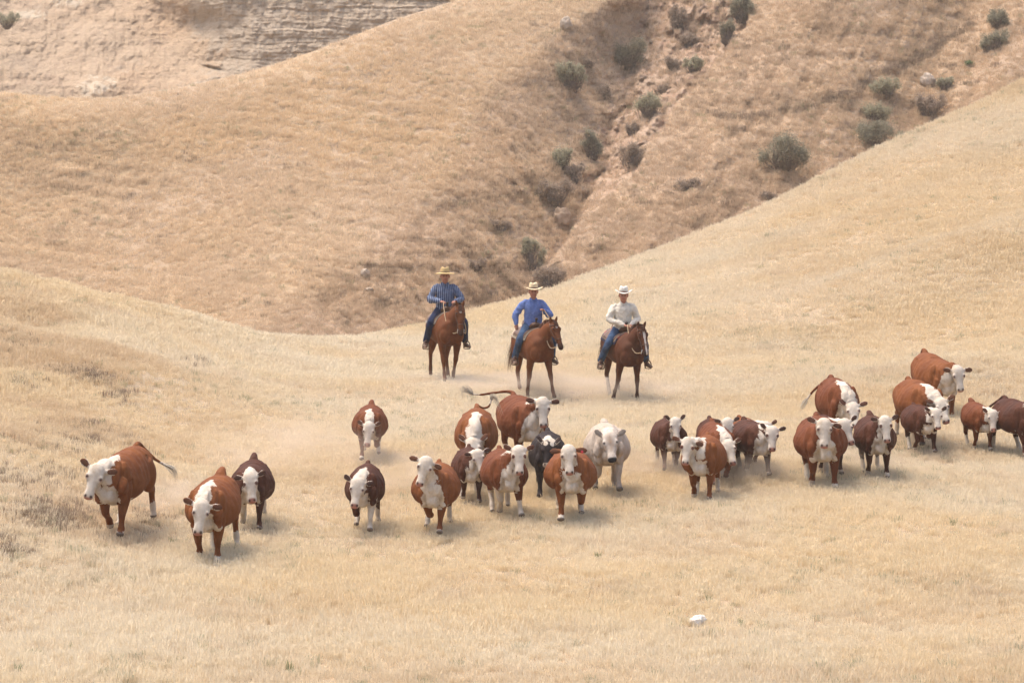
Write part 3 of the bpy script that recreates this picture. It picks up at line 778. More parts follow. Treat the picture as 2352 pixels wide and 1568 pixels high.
# ------------------------------------------------------------------ cattle
def leg_chain(keys, pivot, swing, joint, flex, splay=0.0):
    """keys rotate about the pivot by swing (forward positive); those below the joint index fold by flex"""
    K = np.array(keys, float); P = K[:, :3].copy()
    ay = V3(0, 1, 0)
    for j, f in zip(joint, flex):
        P[j+1:] = rot_about(P[j+1:], P[j].copy(), ay, f)
    P = rot_about(P, np.array(pivot, float), ay, -swing)
    P = rot_about(P, np.array(pivot, float), V3(1, 0, 0), splay)
    return [tuple(p) + tuple(k[3:]) for p, k in zip(P, K)]
def make_cow(label, group, xd, yfeet, k=1.0, yaw=0.0, hide='red', fat=1.0, head=(0.98, 0.0, 1.22), hyaw=0.0, hpitch=68, hroll=0.0,
             legs=((0, 0), (0, 0), (0, 0), (0, 0)), sp=(0, 0, 0, 0), tail='down', crest=0.5, bib=0.0, ears=(0, 0), redear=False, socks=0.13, seed=1, face=1.0,
             legwhite=(0, 0, 0, 0), tag_ear=False, name='cow', cat='cow', pitch=0.0, eartilt=0.0, belly=0.0, dy=0.0, Y=None, earlen=1.12, lift=0.0, kz=None):
    """xd: where its body centre stands across the field; yfeet: sets how far off it stands; yaw: degrees it heads towards the right of the picture"""
    s = Skin(); rr = np.random.default_rng(seed)
    f = fat
    s.loft('torso', [(-.88, 0, 1.10, .10, .14, .14), (-.84, 0, 1.08, .22, .20, .24), (-.70, 0, 1.02, .31*f, .27, .33), (-.48, 0, .95, .36*f, .35, .375), (-.18, 0, .885, .415*f, .385, .378 + belly),
                     (.14, 0, .87, .42*f, .39, .385 + belly), (.42, 0, .89, .335*f, .38, .38), (.60, 0, .905, .265*f, .345, .38), (.74, 0, .89, .195*f, .27, .32), (.82, 0, .86, .13, .19, .24), (.87, 0, .82, .07, .10, .14)],
           sub=5, seg=28, taper=0.17)
    s.loft('hips', [(-.50, -.25*f, 1.125, .09, .05), (-.50, -.12, 1.20, .12, .05), (-.50, 0, 1.23, .15, .05), (-.50, .12, 1.20, .12, .05), (-.50, .25*f, 1.125, .09, .05)], sub=4, side=(1, 0, 0), seg=12)
    s.loft('brisket', [(.42, 0, .72, .12, .2, .15), (.62, 0, .71, .12, .2, .15), (.76, 0, .70, .10, .2, .14), (.85, 0, .73, .07, .12, .10)], seg=16)
    # head frame
    HS = (1.0 + .35 * max(0, .9 - k)) * rr.uniform(.95, 1.05); HWd = rr.uniform(.93, 1.05)
    hx, hy, hz = head
    Pp = V3(hx, hy, hz); ya, pa = R(hyaw), R(hpitch)
    fw = V3(math.cos(ya), math.sin(ya), 0)
    d = nrm(fw * math.cos(pa) + V3(0, 0, -math.sin(pa)))           # poll -> muzzle
    nf = nrm(fw * math.sin(pa) + V3(0, 0, math.cos(pa)))           # out of the face
    lat = nrm(np.cross(V3(0, 0, 1), fw)); lat = nrm(lat)
    if hroll:
        lat = rot_about(lat[None], V3(0, 0, 0), fw, R(hroll))[0]; d = rot_about(d[None], V3(0, 0, 0), fw, R(hroll))[0]; nf = rot_about(nf[None], V3(0, 0, 0), fw, R(hroll))[0]
    def H(a, n=0.0, l=0.0): return Pp + (d * a + nf * n + lat * l) * HS
    def hk(a, n, w, u, dn): return (*H(a, n), w * HS * HWd, u * HS, dn * HS)
    s.loft('head', [hk(-.055, -.06, .055, .03, .05), hk(-.03, -.05, .097, .055, .08), hk(.04, -.035, .126, .08, .11), hk(.12, -.035, .136, .087, .135), hk(.20, -.035, .128, .080, .145), hk(.29, -.03, .094, .066, .13),
                    hk(.38, -.022, .076, .058, .10), hk(.45, -.02, .083, .060, .085), hk(.51, -.022, .084, .054, .075), hk(.545, -.03, .066, .032, .048)], side=lat, sub=4, seg=22)
    for sg in (1, -1):      # orbits, cheeks, nostrils' rims
        s.loft('head', [(*H(.15, .005, sg*.100), .035, .035), (*H(.19, .012, sg*.112), .036, .034), (*H(.24, 0, sg*.095), .03, .03)], side=lat, sub=2, seg=10)
        s.loft('head', [(*H(.16, -.11, sg*.07), .05, .05), (*H(.25, -.12, sg*.065), .05, .05), (*H(.33, -.09, sg*.05), .03, .03)], side=lat, sub=2, seg=10)
    for sg in (1, -1):      # shoulder blades and points of the shoulder
        s.ball('torso', (.49, sg*.215*f, .90), (.15, .095, .29))
        s.ball('torso', (.67, sg*.20, .80), (.13, .075, .15)); s.ball('torso', (.60, sg*.19, .64), (.12, .07, .12))
    # neck
    nb = V3(.50, 0, .96); ne = H(.07, -.10)
    mid = (nb + ne) / 2 + V3(.02, 0, .03 if hz > 1.0 else .06)
    ndir = nrm(ne - nb); nup = nrm(np.cross(ndir, V3(0, 1, 0))) * -1
    if nup[2] < 0: nup = -nup
    s.loft('neck', [(*nb, .25*f, .29, .36), (*((nb + mid)/2), .225*f, .26, .33), (*mid, .175, .205, .25), (*((mid + ne)/2), .135, .155, .18), (*ne, .105, .12, .12)], up=nup, sub=4, seg=22, taper=0.12)
    thr = H(.30, -.13)
    s.loft('dewlap', [(.80, 0, .62, .05, .12, .09), (*(V3(.84, 0, .66)*.65 + thr*.35 - V3(.03, 0, .03)), .045, .12, .07), (*(V3(.84, 0, .7)*.3 + thr*.7 - V3(.04, 0, 0)), .04, .1, .05), (*H(.22, -.14), .04, .06, .03)], sub=4, seg=12)
    # ears
    for i, sg in enumerate((1, -1)):
        e0 = H(.05, -.06, sg*.10); droop = ears[i]
        ed = nrm(lat*sg*math.cos(R(droop)) - V3(0, 0, 1)*math.sin(R(droop)) - nf*0.15)
        e = lambda q: e0 + ed * q * earlen
        cup = -d if abs(ed @ d) < .95 else nf
        s.loft('ear', [(*e(0), .030, .028), (*e(.05), .042, .024), (*e(.10), .062, .019), (*e(.15), .064, .016), (*e(.185), .046, .014), (*e(.205), .018, .011)], side=nrm(cup + ed * 0.1), sub=3, seg=12)
    # legs: swing and knee folding per leg: front left, front right, rear left, rear right
    def fl(sg, sw, fx, spl):
        y = sg * .185
        K = [(.47, y*.95, .92, .10, .15), (.49, y, .76, .115, .155), (.47, y, .62, .104, .125), (.485, y*.98, .49, .086, .090), (.50, y*.96, .38, .070, .072), (.505, y*.95, .335, .062, .062), (.50, y*.95, .25, .050, .049),
             (.50, y*.95, .17, .049, .049), (.50, y*.96, .115, .060, .060), (.53, y*.97, .065, .054, .054), (.555, y, .03, .062, .062), (.565, y, .0, .068, .072)]
        s.loft('fleg' + ('L' if sg > 0 else 'R'), leg_chain(K, (.47, y, .85), R(sw), [5, 8], [R(fx), R(fx * .45)], R(spl) * 1), side=(0, 1, 0), sub=3, seg=14)
    def rl(sg, sw, fx, spl):
        y = sg * .20
        K = [(-.60, y*.8, 1.02, .15, .20), (-.58, y, .88, .165, .22), (-.54, y*1.1, .74, .145, .19), (-.56, y*1.05, .62, .105, .125), (-.65, y, .53, .080, .086), (-.735, y*.97, .45, .065, .070), (-.73, y*.95, .37, .054, .058),
             (-.70, y*.95, .25, .048, .048), (-.675, y*.95, .125, .058, .058), (-.64, y*.97, .065, .045, .045), (-.615, y, .03, .054, .054), (-.605, y, .0, .06, .064)]
        s.loft('rleg' + ('L' if sg > 0 else 'R'), leg_chain(K, (-.55, y, .85), R(sw), [5, 8], [R(-fx * .5), R(fx)], R(spl) * 1), side=(0, 1, 0), sub=3, seg=14)
    fl(1, *legs[0], sp[0]); fl(-1, *legs[1], sp[1]); rl(1, *legs[2], sp[2]); rl(-1, *legs[3], sp[3])
    # tail
    T0 = [(-.70, 0, 1.24), (-.84, 0, 1.285)]
    TP = {'down': T0 + [(-.97, 0, 1.20), (-1.0, .01, .95), (-.99, .02, .62)],
          'bump': [(-.66, 0, 1.22), (-.82, 0, 1.29), (-.97, 0, 1.30), (-1.07, .02, 1.12), (-1.07, .05, .80)],
          'flick': T0 + [(-.97, .05, 1.2), (-1.02, .22, 1.02), (-1.05, .42, .90)],
          'flickR': T0 + [(-.97, -.05, 1.2), (-1.02, -.30, 1.0), (-1.05, -.46, .78)],
          'curl': T0 + [(-.93, .0, 1.30), (-.98, .10, 1.24), (-.98, .22, 1.27), (-1.0, .27, 1.40)],
          'out': T0 + [(-1.05, 0, 1.33), (-1.35, -.02, 1.30), (-1.62, -.02, 1.34)],
          'outside': T0 + [(-.95, -.10, 1.30), (-1.00, -.34, 1.27), (-1.02, -.60, 1.235), (-1.02, -.74, 1.25)]}[tail]
    s.loft('tail', [(*p, r, r) for p, r in zip(TP, ([.10, .075, .048, .032, .025, .020] if tail == 'bump' else [.058, .045, .032, .026, .023, .021] if tail == 'outside' else [.06, .048, .034, .028, .023, .019])[:len(TP)])], sub=4, seg=10, side=(0, 1, 0))
    me = s.fuse('body', 0.0165 if k > .8 else 0.018, smooth=4, fac=0.5)
    co, nm, tt, uu, ss = s.classify(me, {'dewlap': .012, 'hips': .03})
    x, y, z = co.T
    Nn = np.zeros(len(co) * 3, np.float32); me.vertices.foreach_get('normal', Nn); Nn = Nn.reshape(-1, 3)
    big = np.isin(nm, ['torso', 'neck', 'brisket', 'hips', 'dewlap'])
    dd = 0.026 * fbm(x*3.2, y*3.2, z*2.4, oct=3, seed=seed + 40) + 0.006 * np.sin(x * 34 + 3 * np.sin(z * 5)) * sst(.35, .2, x) * sst(-.45, -.3, x) * sst(.75, .95, z) + 0.034 * fbm(x*7 + z*3, y*9, z*2.0, oct=3, seed=seed + 50, ridged=True) * np.clip((x - .35) * 3, 0, 1)
    dd = dd * big + 0.005 * fbm(x*16, y*16, z*16, oct=3, seed=seed + 60)
    me.vertices.foreach_set('co', (co + Nn * dd[:, None]).astype(np.float32).reshape(-1)); me.update()
    w = np.full(len(co), -1.0)
    tor = np.isin(nm, ['torso', 'hips', 'brisket'])
    # bib on the chest, belly, crest
    nz = 0.10 * fbm(x*6, y*6, z*6, oct=3, seed=seed, gain=.6)
    bibw = (0.80 + bib - z) * 5 + (x - .58) * 6 - 1.1 + nz * 6 - np.abs(y) * 1.6 - np.maximum(np.abs(y) - .15, 0) * 14
    bibw = np.minimum(bibw, (0.86 + bib - z) * 5)
    bel = (0.56 - z) * 9 + nz * 10
    cr = (0.012 + 0.075 * np.clip((x - (.75 - crest)) / .35, 0, 1) - np.abs(y + .02 * np.sin(x * 14 + seed))) * 12 + nz * 4
    crt = np.minimum(cr, (x - (.75 - crest)) * 4) + (-9) * (z < .88)
    w[tor] = np.maximum.reduce([bibw, bel, crt])[tor]
    dl = nm == 'dewlap'; w[dl] = np.maximum(bibw, 0.35)[dl]
    nk = nm == 'neck'
    wn_ = np.maximum(((0.11 + .10*tt - np.abs(ss*.2)) * 9 + nz*3) - 9 * (uu < .0) - 9 * (crest < .05), (-uu - .62) * 3 + nz*5)
    wn_ = np.maximum(wn_, (tt - .83) * 9); wn_ = np.maximum(wn_, bibw)
    w[nk] = wn_[nk]
    hd = nm == 'head'; w[hd] = 1.0
    er = nm == 'ear'; w[er] = -1.0 if redear else (0.70 - tt[er]) * 4
    for i, q in enumerate(('flegL', 'flegR', 'rlegL', 'rlegR')):
        m = nm == q; lo = socks + (0.12 if i > 1 else 0)
        v = (lo - z) * 14 + nz*4
        if legwhite[i]: v = np.maximum(v, (legwhite[i] * .75 - z) * 9)
        if i < 2: v = np.maximum(v, np.where(z > .50, bibw - 1.1, -1))
        else: v = np.maximum(v, bel - 2)
        w[m] = v[m]
    tl = nm == 'tail'; w[tl] = (tt[tl] - .86) * 9
    pink = np.zeros(len(co)); dark = np.zeros(len(co))
    def near(c, rad, soft=.6): return np.clip((rad - np.linalg.norm(co - c, axis=1)) / (rad * soft), 0, 1)
    rel = co - Pp; ha = rel @ d; hn = rel @ nf; hl = rel @ lat
    if hide != 'cream':
        pink = np.where(hd, np.clip((ha - .485) / .03, 0, 1) * np.clip((.078 - np.abs(hl)) / .02, 0, 1) * (hn > -.055), 0)
        for sg in (1, -1):
            pink = np.maximum(pink, 0.7 * near(H(.20, .03, sg*.115), .042))
    for sg in (1, -1):
        dark = np.maximum(dark, near(H(.505, .025, sg*.050), .034, .5))
        dark = np.maximum(dark, 0.9 * near(H(.195, .042, sg*.118), .036, .6))
    dark = np.maximum(dark, 0.8 * hd * np.clip(1 - np.abs(ha - (.53 - (hn < -.03) * .0)) / .008, 0, 1) * (hn < -.02))
    N = np.zeros(len(co) * 3, np.float32); me.vertices.foreach_get('normal', N); N = N.reshape(-1, 3)
    inner = (N @ (nf * .9 - V3(0, 0, .35))) > .35
    earin = er & inner & (np.abs(ss) < .72); dark = np.where(earin, np.clip(1.2 - abs(2.2 * (tt - .6)), .0, .62), dark); w = np.where(earin & (tt > .25), -1, w)
    if redear: dark = np.where(er & ~inner, .35, dark)
    hoof = np.isin(nm, ['flegL', 'flegR', 'rlegL', 'rlegR']) & (tt > .93); dark = np.where(hoof, .75, dark)
    if hide == 'cream':
        w = np.where(hd | nk, .2, -.5) + 0 * w
        dark = np.maximum(dark, hd * np.clip((ha - .475) / .03, 0, 1) * (hn > -.06))
        pink = np.where(hd, np.clip(1 - np.abs(hl) / .09, 0, 1) * np.clip(1 - np.abs(ha - .18) / .22, 0, 1) * (hn > 0), 0)
        dark = np.maximum(dark, .5 * np.isin(nm, ['flegL', 'flegR', 'rlegL', 'rlegR']) * np.clip((.28 - z) * 5, 0, 1))
    if hide == 'black':
        w = np.where(hd, np.where(ha < .02, .1, -.6), w)
        for sg in (1, -1): w = np.maximum(w, (near(H(.06, .05, sg*.07), .075) - .45) * 2)
        w = np.where(hd & (ha > .5), .2, w)
        pink *= .3; w = np.where(nk | dl, np.minimum(w, np.where(uu > .5, w, -1)), w)
        w = np.where(tor & (z < 1.0), -1, w); w = np.where(np.isin(nm, ['flegL', 'flegR', 'rlegL', 'rlegR']), -1, w)
    if seed in (13, 19, 25, 28, 33):
        for sg in (1, -1): w = np.minimum(w, 1 - near(H(.19, .03, sg*.12), .055) * 2.2)
    if face < 1 and hide != 'black': w = np.where(hd, w * face, w)
    fattr(me, 'white', w); fattr(me, 'pink', pink); fattr(me, 'dark', dark)
    # stand it on the land
    Yd = Y if Y else dist_for(xd, yfeet)
    X = (xd - 1176) * Yd / FPX
    c = ground_z(np.array([X, X, X + .3]), np.array([Yd, Yd + 1.0, Yd]))
    slope = math.atan((c[1] - c[0]) / 1.0)
    root = empty(name, (X, Yd, float(c[0]) + .03 + lift), (0, 0, 0), k)
    root.scale = (k, k, kz or k)
    fwd = Vector((math.sin(R(yaw)), -math.cos(R(yaw)), 0))
    fwd.z = -math.sin(slope) * math.cos(R(yaw)) - math.sin(R(pitch)); fwd.normalize()
    left = Vector((0, 0, 1)).cross(fwd).normalized(); up = fwd.cross(left)
    root.rotation_euler = Matrix((fwd, left, up)).transposed().to_euler()
    tag(root, label, cat, group)
    b = obj('body', me, HIDE[hide], root)
    for sg in (1, -1):
        c0 = H(.195, .041, sg*.117)
        obj('eye', ell_mesh('eye', c0, (.0125, .0125, .011)), M_EYE, root)
    e = V3(*TP[-1]); dv = nrm(e - V3(*TP[-2])) * .12
    hp = [tuple(e - dv*.3), tuple(e + dv*.6), tuple(e + dv * 1.2 - V3(.0, 0, .04 if tail != 'down' else .08)), tuple(e + dv * 1.5 - V3(0, 0, .16))]
    if tail == 'outside': hp = [tuple(e), tuple(e + V3(0, -.09, .07)), tuple(e + V3(0, -.20, .10)), tuple(e + V3(0, -.17, -.06))]
    if tail == 'out': hp = [tuple(e - dv*.3), tuple(e + V3(-.10, 0, .05)), tuple(e + V3(-.20, 0, .04)), tuple(e + V3(-.18, -.02, -.10))]
    if tail == 'curl': hp = [tuple(e), tuple(e + V3(0, .03, .06)), tuple(e + V3(0, .10, -.02)), tuple(e + V3(0, .2, -.30))]
    obj('tail_switch', hair_mesh('tail_switch', hp, 70, .022, 1, rr), M_SWITCHD if hide in ('black',) else M_SWITCH, root, smooth=False)
    if tag_ear:
        c0 = H(.05, -.06, .10) + nrm(lat - V3(0, 0, .2)) * .14 + nf * .03 - V3(0, 0, .02)
        obj('ear_tag', ell_mesh('ear_tag', c0, (.006, .024, .028)), M_TAG, root)
    return root
POSES = [((18, 0), (-12, 40), (-24, 4), (18, 14)), ((-14, 45), (19, 0), (20, 16), (-22, 0)), ((12, 4), (-10, 24), (-16, 0), (14, 12)), ((-16, 68), (14, 0), (22, 20), (-18, 0)), ((18, 0), (-16, 68), (-20, 0), (22, 20))]
def cattle(key, label, xc, yf, ytop, poll, muz, yaw=0, wid=None, hide='red', pose=0, hp=None, hx=1.0, group='cattle driven down the slope', hturn=None, **kw):
    Y = dist_for(xc, yf); a0 = 8 / Y; s = FPX / Y
    yaw = yaw * .38
    cy, sy = math.cos(R(yaw)), math.sin(R(yaw))
    k = (yf - ytop) / (s * (1.30 + 1.25 * a0 * cy)); pt = 0
    kz = k; pt = kw.pop('pitch', 0.0)
    if wid:
        pt = -3.0
        kw_ = wid / (.84 * s * 1.10); kh = (yf - ytop) / s / (1.30 + 1.25 * (a0 - .05) * cy)
        if kh > kw_: k = kz = kh
        else: k, kz = kw_, max(.92 * kw_, kh)
    yc = yf - .5 * k * s * a0 * cy
    Y = dist_for(xc, yc); s = FPX / Y; a0 = 8 / Y
    fat = max(.80, wid / (.84 * k * s)) if wid else kw.pop('fat', 1.0)
    xp, yp = poll; xm, ym = muz
    yaw_eff = yaw
    hy = ((xp - xc) / (s * k) - hx * sy) / cy
    hy = max(-.38, min(.38, hy))
    hz = ((yc - yp) / s + k * (a0 + R(pt)) * (hx * cy - hy * sy)) / kz - 0.055
    hp = hp if hp else 70
    hyaw = -yaw * .85 if hturn is None else hturn
    tot = yaw + hyaw
    dx = (xm - xp) / (s * k) - .58 * math.cos(R(hp)) * math.sin(R(tot))
    roll = math.degrees(math.asin(max(-.5, min(.5, dx / .56))))
    print(key, 'Y %.1f s %.0f k %.2f kz %.2f fat %.2f head %.2f %.2f %.2f roll %.0f' % (Y, s, k, kz, fat, hx, hy, hz, roll))
    calf = k < .8
    kw['kz'] = kz; kw['pitch'] = pt
    return make_cow(label, group, xc, yc, k, yaw, hide, fat, (hx, hy, hz), hyaw, hp, roll, POSES[pose], Y=Y, name='calf' if calf else 'cow', cat='calf' if calf else 'cow', **kw)
G = 'cattle driven down the slope'
cattle('A', 'red cow at the far left, turned left, pale tail tip flicked out', 283, 1238, 1025, (246, 1066), (222, 1148), -25, 104, 'orange', 0, ears=(-18, -35), tail='flickR' if 0 else 'flick', seed=11, crest=.62, hturn=6)
cattle('B', 'lowest and nearest red cow, head down, white stripe along its neck, left of centre', 489, 1300, 1090, (480, 1148), (470, 1222), -11, 122, 'orange', 2, ears=(-5, -22), tail='bump', seed=12, crest=.75, bib=.02, hturn=6, sp=(0, 0, 3, 8))
cattle('C', 'dark red cow just behind the nearest cow, one foreleg white and one brown', 578, 1222, 1057, (583, 1084), (591, 1152), 6, 102, 'maroon', 0, ears=(-25, -10), tail='bump', seed=13, crest=.3, legwhite=(0, .7, .5, .9), bib=.06)
cattle('D', 'lone red cow trotting behind, above the small dark cow in the left half', 850, 1066, 937, (852, 974), (848, 1034), 0, 82, 'red', 3, ears=(-35, -35), tail='bump', seed=14, crest=.6, lift=.05)
cattle('E', 'small dark red cow with one straight white foreleg, directly below the lone trotting cow', 838, 1230, 1064, (828, 1103), (820, 1166), -4, 90, 'maroon', 4, ears=(-12, -40), tail='down', seed=15, crest=.7, legwhite=(.9, 0, 0, 0), sp=(-2, 2, 0, 0))
cattle('F', 'orange red cow with raised white head and wide ears, just left of the central bunch', 1001, 1236, 1062, (984, 1054), (966, 1134), -8, 112, 'orange', 4, ears=(12, -2), tail='down', seed=16, crest=.05, bib=.16, sp=(-4, 9, 0, 0), hx=.95)
cattle('G', 'fat orange red cow with its head hung low and a white stripe up its neck', 1094, 1118, 936, (1088, 1006), (1090, 1062), 0, 101, 'orange', 1, ears=(-48, -48), tail='curl', seed=17, crest=.7, hp=58)
cattle('H', 'dark cow half hidden behind its neighbour at the left of the central bunch', 1080, 1163, 1028, (1096, 1036), (1110, 1096), 10, 86, 'maroon', 0, ears=(-10, -20), seed=18, crest=.2, bib=.05)
cattle('I', 'red cow with a long white foreleg striding in the middle of the bunch', 1158, 1198, 1029, (1191, 1029), (1193, 1092), 20, 108, 'red', 0, ears=(-25, -30), seed=19, crest=.1, bib=.12, legwhite=(.5, .95, .8, .6), sp=(4, 6, 0, 0))
cattle('J', 'red cow at the back of the bunch with its tail stretched straight out', 1199, 1082, 908, (1243, 912), (1246, 978), 36, 112, 'red', 2, ears=(-5, -20), tail='outside', seed=20, crest=.1, bib=.18, hx=.95)
cattle('K', 'smoky black cow with its dark head down, between red cows', 1259, 1148, 990, (1260, 1012), (1254, 1078), 0, 88, 'black', 3, ears=(-55, -55), seed=21, crest=.6, hp=60)
cattle('L', 'red cow facing ahead with brown ears and a red ear tag', 1311, 1206, 1040, (1303, 1029), (1306, 1095), 0, 122, 'orange', 3, ears=(2, 2), redear=True, tag_ear=True, seed=22, crest=.0, bib=.10, hx=.92)
cattle('M', 'cream white cow with a black muzzle, the only pale one', 1394, 1146, 966, (1396, 1006), (1403, 1070), 4, 106, 'cream', 4, ears=(-30, -45), seed=23, tail='bump', hp=66)
cattle('N', 'dark calf with upright ears alone in the gap right of the cream cow', 1536, 1088, 962, (1546, 962), (1549, 1022), 8, 84, 'maroon', 1, ears=(-52, -52), seed=24, crest=.0, bib=-.02)
cattle('O', 'red cow turned left with white folded neck and one raised white hoof, right of centre', 1618, 1162, 995, (1574, 1012), (1566, 1086), -24, 104, 'orange', 0, ears=(2, -20), seed=25, crest=.6, bib=.0, hturn=6)
cattle('P', 'red brown cow directly behind the left facing cow, its own head hidden', 1648, 1118, 970, (1664, 1008), (1676, 1066), 16, 86, 'red', 1, ears=(-30, -30), seed=26, crest=.8, hp=60)
cattle('Q', 'cow hidden but for its white poll and two ears above the neighbouring back', 1643, 1092, 962, (1664, 962), (1668, 1022), 18, 84, 'maroon', 2, ears=(-30, -20), seed=27, crest=.1)
cattle('S', 'red cow peeping out behind, with white patches on its back', 1716, 1082, 958, (1752, 975), (1760, 1030), 24, 84, 'orange', 1, ears=(-30, -30), seed=29, crest=1.0)
cattle('R', 'dark red cow with white shaggy chest, walking to the right', 1729, 1100, 974, (1765, 982), (1763, 1038), 26, 94, 'maroon', 0, ears=(-25, -50), seed=28, crest=.1, bib=.08)
cattle('U', 'dark cow mostly hidden, white face looking out over the round red cow', 1897, 1096, 952, (1928, 966), (1944, 1010), 24, 84, 'maroon', 2, ears=(-30, -30), seed=31, crest=.5)
cattle('T', 'broad round red cow facing straight ahead at the right, head raised', 1886, 1130, 962, (1881, 964), (1878, 1038), 0, 122, 'red', 2, ears=(12, -28), seed=30, crest=.0, bib=.10, hx=.92)
cattle('V', 'tall red cow behind with its head low and a broad white stripe on the withers', 1925, 1030, 866, (1944, 925), (1950, 975), 10, 92, 'red', 1, ears=(-20, -50), seed=32, crest=.85, hp=58, tail='flickR')
cattle('W', 'dark maroon cow with a wide white chest standing alone right of the round red cow', 2010, 1104, 955, (2020, 958), (2023, 1022), 3, 96, 'maroon', 2, ears=(-30, -20), seed=33, crest=.0, bib=.05, tail='bump')
cattle('X', 'red cow highest up on the right, big dark ear held out sideways', 2146, 962, 815, (2180, 831), (2187, 886), 30, 93, 'orange', 2, ears=(0, -15), seed=34, crest=.0, bib=.22)
cattle('Y', 'orange red cow with white neck stripe and lowered head below the highest cow', 2112, 1030, 872, (2144, 914), (2156, 962), 24, 104, 'orange', 1, ears=(-35, -30), seed=35, crest=.75, hp=60)
cattle('Z', 'brown calf with drooping white face in front of the orange red cow', 2116, 1048, 930, (2138, 943), (2141, 992), 14, 84, 'maroon', 0, ears=(-40, -40), seed=36, crest=.2, bib=-.04)
cattle('AA', 'small brown calf between the group and the cow cut by the right edge', 2248, 1040, 925, (2268, 942), (2267, 985), 16, 70, 'red', 2, ears=(-22, -40), seed=37, crest=.3, bib=-.06, tail='bump')
cattle('AB', 'dark red cow cut off by the right edge of the picture', 2341, 1056, 916, (2372, 906), (2376, 966), 38, 96, 'maroon', 1, ears=(-10, -25), seed=38, crest=.1, bib=.05, tail='flickR')
# ------------------------------------------------------------------ horses, saddles and riders
HORSE = {
    'sorrel': m_hide('sorrel_coat', (0.150, 0.047, 0.0135), (0.108, 0.032, 0.010), white=(0.60, 0.52, 0.45), dark=(0.035, 0.02, 0.016), nz=0.02),
    'bay': m_hide('chestnut_coat', (0.098, 0.031, 0.0115), (0.068, 0.0215, 0.009), white=(0.60, 0.52, 0.45), dark=(0.03, 0.018, 0.015), nz=0.02),
}
M_MANE = plain('mane_dark_red', (0.095, 0.035, 0.018), 0.6, 0.25, 0.4, 60)
M_TAILH = plain('horse_tail_hair', (0.15, 0.062, 0.032), 0.6, 0.25, 0.4, 60)
M_LEATHER = plain('saddle_leather', (0.115, 0.055, 0.030), 0.5, 0.35, 0.35, 30, 0.2)
M_LEATHERD = plain('dark_leather', (0.045, 0.026, 0.018), 0.5, 0.35, 0.35, 30, 0.2)
M_ROPE = plain('pale_rein', (0.42, 0.30, 0.18), 0.7, 0.2, 0.3, 60)
M_METAL = plain('bit_metal', (0.55, 0.53, 0.50), 0.35, 0.6, 0.1, 60)
def m_cloth(name, c, rough=0.85, bump=0.35, var=0.12, stripes=None):
    t = NT(name); t.b.inputs['Roughness'].default_value = rough; t.b.inputs['Specular IOR Level'].default_value = 0.1
    p = t.ocoord(); n = t.noise(p, 9, 4, 0.6); f = t.noise(p, 26, 3, 0.6)
    cc = t.mix(t.ramp(n, 0.3, 0.7), tuple(x * (1 - var) for x in c), tuple(min(1, x * (1 + var)) for x in c))
    if stripes:
        w = t.n('ShaderNodeTexWave', wave_type='BANDS', bands_direction='Y'); t.l(p, w.inputs[0]); w.inputs['Scale'].default_value = stripes[1]; w.inputs['Distortion'].default_value = 0.4
        cc = t.mix(t.ramp(w.outputs['Fac'], 0.62, 0.80), cc, stripes[0])
    t.col(cc); t.bump(t.math('ADD', n, f), bump, 0.06)
    return t.m
def hframe(head, hyaw, hpitch):
    Pp = V3(*head); ya, pa = R(hyaw), R(hpitch)
    fw = V3(math.cos(ya), math.sin(ya), 0)
    d = nrm(fw * math.cos(pa) + V3(0, 0, -math.sin(pa))); nf = nrm(fw * math.sin(pa) + V3(0, 0, math.cos(pa)))
    return Pp, d, nf, nrm(np.cross(V3(0, 0, 1), fw))
